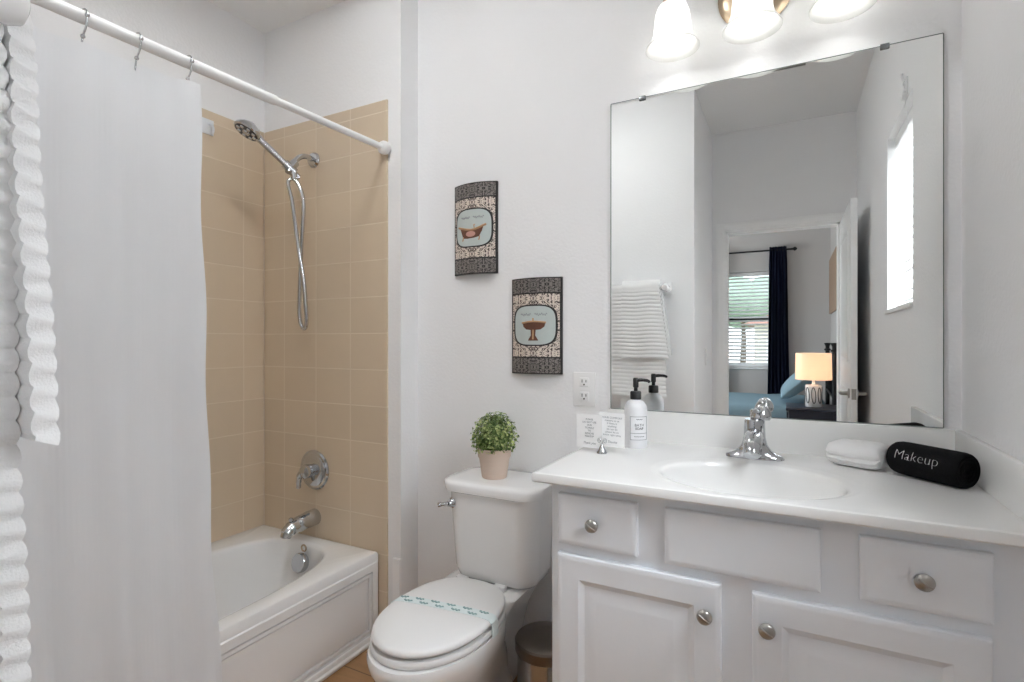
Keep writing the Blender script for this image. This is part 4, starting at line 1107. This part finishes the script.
# ------------------------------------------------------------------ faucet
fa = thing('sink_faucet', 'chrome single-lever faucet behind the oval sink', 'faucet', (-0.090, 1.655, CT))
fx, fy = -0.090, 1.655
bm = B()
def oval(z, a, b, n=2.6, dy=0): return [(lambda q: (fx+q[0], fy+dy+q[1], CT+z))(superell(2*pi*i/48, a, b, n)) for i in range(48)]
rings(bm, [oval(0.0002, 0.076, 0.027), oval(0.006, 0.076, 0.027), oval(0.010, 0.073, 0.025, 2.3), oval(0.015, 0.058, 0.024, 2.1), oval(0.024, 0.044, 0.025, 2), oval(0.040, 0.033, 0.026, 2), oval(0.060, 0.0285, 0.0275, 2), oval(0.09, 0.0275, 0.0275, 2), oval(0.104, 0.027, 0.027, 2), oval(0.110, 0.025, 0.025, 2)], True, True, True)
obj('body', bm, CHROME, fa, 50)
bm = B()
pts = spline([(fx, fy-0.005, CT+0.064), (fx, fy-0.045, CT+0.062), (fx, fy-0.080, CT+0.053), (fx, fy-0.104, CT+0.041), (fx, fy-0.116, CT+0.026)], 6)
tube(bm, pts, [0.025]*6+[0.0245]*6+[0.0235]*6+[0.0215]*6+[0.019], 20)
obj('spout', bm, CHROME, fa, 50)
bm = B()
lathe(bm, [(0, 0.108), (0.024, 0.108), (0.0275, 0.113), (0.0275, 0.121), (0.0250, 0.131), (0.0195, 0.141), (0.0125, 0.149), (0.006, 0.153), (0, 0.154)], (fx+0.004, fy, CT), (0.10, 0.10, 1), 32)
tube(bm, spline([(fx+0.008, fy-0.006, CT+0.134), (fx+0.007, fy-0.026, CT+0.137), (fx+0.006, fy-0.046, CT+0.137)], 6), [0.0095]*6+[0.0085]*6+[0.0070], 14, True, 0.7)
obj('lever_handle', bm, CHROME, fa, 50)

# ------------------------------------------------------------------ soap bottle
SX_, SY_ = -0.429, 1.652
sb_ = thing('soap_bottle', 'white pump bottle with black pump and printed label on the counter', 'soap dispenser', (SX_, SY_, CT))
obj('bottle', lathe(B(), [(0, 0.0), (0.032, 0.0), (0.035, 0.004), (0.035, 0.118), (0.033, 0.130), (0.026, 0.142), (0.016, 0.148), (0.014, 0.156), (0, 0.156)], (SX_, SY_, CT), (0, 0, 1), 48), BOTTLE, sb_, 40)
pu = obj('pump', lathe(B(), [(0, 0.150), (0.0165, 0.150), (0.017, 0.153), (0.017, 0.172), (0.015, 0.175), (0.006, 0.176), (0.006, 0.186), (0.0085, 0.188), (0.0085, 0.214), (0.006, 0.217), (0, 0.217)], (SX_, SY_, CT), (0, 0, 1), 28), BLACKP, sb_, 40, 'black pump head')
obj('nozzle', tube(B(), spline([(SX_, SY_, CT+0.209), (SX_+0.022, SY_-0.004, CT+0.211), (SX_+0.040, SY_-0.007, CT+0.209), (SX_+0.045, SY_-0.008, CT+0.204)], 5), [0.0055]*5+[0.005]*5+[0.0045]*6, 10), BLACKP, pu)
AF = math.atan2(-SY_, -SX_)     # label faces the room front
AF = AF+0.32
def bl_(u, v, d=0): a = AF+u/0.0352; return Vector((SX_+(0.0353+d)*cos(a), SY_+(0.0353+d)*sin(a), CT+v))
g = [[bl_(-0.030+0.060*i/20, z) for z in (0.026, 0.05, 0.08, 0.101)] for i in range(21)]
lb_ = obj('label', solid_sheet(B(), g, 0.0006), LABEL, sb_)
bm = B()
def frame_line(pts, r=0.0005): tube(bm, pts, r, 5)
for z in (0.028, 0.048, 0.099): frame_line([bl_(-0.028+0.056*i/16, z, 0.0004) for i in range(17)], 0.0007)
for u in (-0.028, 0.028): frame_line([bl_(u, 0.028+0.071*i/6, 0.0004) for i in range(7)], 0.0007)
obj('label_border', bm, INK, lb_, 0)
bm = B()
text_into(bm, 'BATH', 0.0115, lambda u, v, d: bl_(u, v+0.073, 0.0004+d), 0.0004, 0.0)
text_into(bm, 'SOAP', 0.0105, lambda u, v, d: bl_(u, v+0.0625, 0.0004+d), 0.0004, 0.0002)
tube(bm, [bl_(-0.016+0.032*i/20, 0.038+0.0012*sin(i*2.2), 0.0004) for i in range(21)], 0.0007, 5)
tube(bm, [bl_(-0.010+0.020*i/12, 0.091+0.0015*sin(i*1.8), 0.0004) for i in range(13)], 0.0008, 5)
obj('lettering', bm, INKD, lb_, 0)

# ------------------------------------------------------------------ card on its holder
ch = thing('card_holder', 'tiny chrome place-card stand holding two small cards on the counter', 'card holder', (-0.493, 1.516, CT))
hx, hy = -0.4935, 1.512
obj('cone_base', lathe(B(), [(0, 0), (0.0155, 0), (0.0155, 0.003), (0.010, 0.013), (0.005, 0.022), (0.0025, 0.027), (0, 0.027)], (hx, hy, CT), (0, 0, 1), 24), CHROME, ch)
bm = B()
for s_ in (-1, 1):
    pts = [(hx, hy, CT+0.024)]+[(hx+s_*(0.009-0.0060*cos(t)*(1-t/14)), hy+0.003*(1-0), CT+0.036+0.0085*sin(t)*(1-t/14)) for t in [i*0.5 for i in range(18)]]
    tube(bm, spline(pts, 3), 0.0009, 6)
obj('wire_clip', bm, CHROME, ch)
def card(label, p0, p1, z0, z1, lines, sign, tilt):
    p0 = Vector((*p0, 0)); p1 = Vector((*p1, 0)); d = (p1-p0).normalized(); nrm = Vector((d.y, -d.x, 0))
    w = (p1-p0).length; mid = (p0+p1)/2
    def f(u, v, dd): return Vector((mid.x+d.x*u+nrm.x*dd, mid.y+d.y*u+nrm.y*dd, z0+v+tilt*u))
    bm = B()
    rings(bm, [[f(-w/2, 0, -0.0005), f(w/2, 0, -0.0005), f(w/2, z1-z0, -0.0005), f(-w/2, z1-z0, -0.0005)], [f(-w/2, 0, 0.0), f(w/2, 0, 0.0), f(w/2, z1-z0, 0.0), f(-w/2, z1-z0, 0.0)]], True, True, True)
    o = obj('note_card', bm, CARD, None, 0, origin=(mid.x, mid.y, z0)); tag(o, label, 'card', 'note cards in the chrome stand')
    h = z1-z0; bm = B()
    for k, s in enumerate(lines):
        text_into(bm, s, 0.0078, lambda u, v, dd, k=k: f(u, v+h-0.015-k*0.0085, 0.0001+dd), 0.0003, 0.0)
    text_into(bm, sign, 0.0100, lambda u, v, dd: f(u, v+0.014, 0.0001+dd), 0.0003, 0.0, shear=0.3)
    obj('lettering', bm, INK, o, 0)
    return o
card('left note card with seven short lines, in the chrome stand', (-0.580, 1.533), (-0.495, 1.521), CT+0.010, CT+0.110, ['PLEASE', 'DO NOT USE', 'OUR', 'TOWELS', 'TO', 'REMOVE', 'MAKEUP'], 'Thank you', 0.02)
card('right note card with a taller top edge beside the soap bottle', (-0.505, 1.5235), (-0.431, 1.535), CT+0.018, CT+0.119, ['YOUR COMFORT', 'matters to us', 'if there is', 'anything', 'we can do', 'please let us', 'know right away'], 'Thanks', -0.06)

# ------------------------------------------------------------------ towels on the counter
def folded_cloth():
    bm = B()
    # three soft layers of one folded cloth; the fold runs round the left edge
    L = [(0.0, 0.024, 0.0, 0.0), (0.021, 0.045, 0.003, -0.004), (0.042, 0.060, 0.006, -0.002)]
    prof = []
    # cross-section (across depth, height) of a flat roll: outer loop with a crease
    def sec(s):
        out = []
        n = 96
        for i in range(n):
            t = 2*pi*i/n
            a, b = superell(t, 0.056, 0.0330, 3.0)
            k = 1-0.20*math.exp(-((t-3.22)/0.09)**2)-0.07*math.exp(-((t-3.62)/0.08)**2)
            out.append((a*k, 0.0330+b))
        return out
    rs = []
    ax = Vector((0.115, -0.062, 0)).normalized(); dp = Vector((0.062, 0.115, 0)).normalized()
    o = Vector((0.162, 1.674, CT))
    for i in range(25):
        s_ = i/24*2-1
        k = (1-abs(s_)**5)**0.35 if abs(s_) < 1 else 0.0
        k = max(k, 0.12)
        row = []
        for (a, h) in sec(s_):
            hh_ = 0.0330+(h-0.0330)*(0.25+0.75*k)
            p = o+ax*(s_*0.064)+dp*(a*(0.75+0.25*k))+Vector((0, 0, hh_))
            p.z += 0.003*noise.noise(p*40) if h > 0.01 else 0
            p.z = max(p.z, CT+0.0002)
            row.append(p)
        rs.append(row)
    rings(bm, rs, True, True, True)
    return bm
wc = thing('folded_washcloth', 'white folded washcloth on the counter beside the black rolled towel', 'washcloth', (0.162, 1.674, CT))
obj('cloth', folded_cloth(), TERRYW, wc, 70)
# black rolled towel
P0 = Vector((0.238, 1.634, CT+0.0410)); P1 = Vector((0.351, 1.514, CT+0.0410)); RR = 0.0405
ax = (P1-P0).normalized(); sd = Vector((-ax.y, ax.x, 0)); up = Vector((0, 0, 1))
bt = thing('rolled_towel', 'black rolled makeup towel in the counter corner', 'towel', (0.29, 1.597, CT))
bm = B()
L_ = (P1-P0).length
def roll_pt(s, ang, r): return P0+ax*s+(sd*cos(ang)+up*sin(ang))*r
rs = []
for s, k in ((-0.004, 0.70), (-0.002, 0.82), (0.004, 0.93), (0.014, 0.99), (0.03, 1.0), (0.06, 1.0), (0.10, 1.0), (0.13, 1.0), (L_-0.012, 1.0), (L_-0.004, 0.96), (L_, 0.90)):
    rs.append([roll_pt(s, 2*pi*i/56, RR*k*(1+0.012*noise.noise(Vector((s*30, cos(2*pi*i/56)*2, sin(2*pi*i/56)*2))))) for i in range(56)])
rings(bm, rs, True, True, False)
last = rs[-1]
rings(bm, [last, [roll_pt(L_-0.003, 2*pi*i/56, RR*0.80) for i in range(56)], [roll_pt(L_-0.012, 2*pi*i/56, RR*0.74) for i in range(56)]], True, False, True)
for v in bm.verts: v.co.z = max(v.co.z, CT+0.0003)
obj('outer_layer', bm, TERRYB, bt, 60)
g = []
for i in range(121):
    t = i/120; a = t*2*pi*3.2; r = RR*(0.10+0.72*t)
    g.append([roll_pt(L_-0.016, a, r), roll_pt(L_-0.006, a, r), roll_pt(L_-0.002, a, r)])
obj('inner_spiral', solid_sheet(B(), g, 0.0055), TERRYB, bt, 60)
bm = B()
def mk(u, v, d):
    a0 = radians(160); return roll_pt(0.076+u, a0-v/RR, RR+0.0004+d)
text_into(bm, 'Makeup', 0.0335, mk, 0.0010, -0.0011, cuts=0.006)
obj('lettering', bm, THREAD, bt, 0, 'white embroidered word')
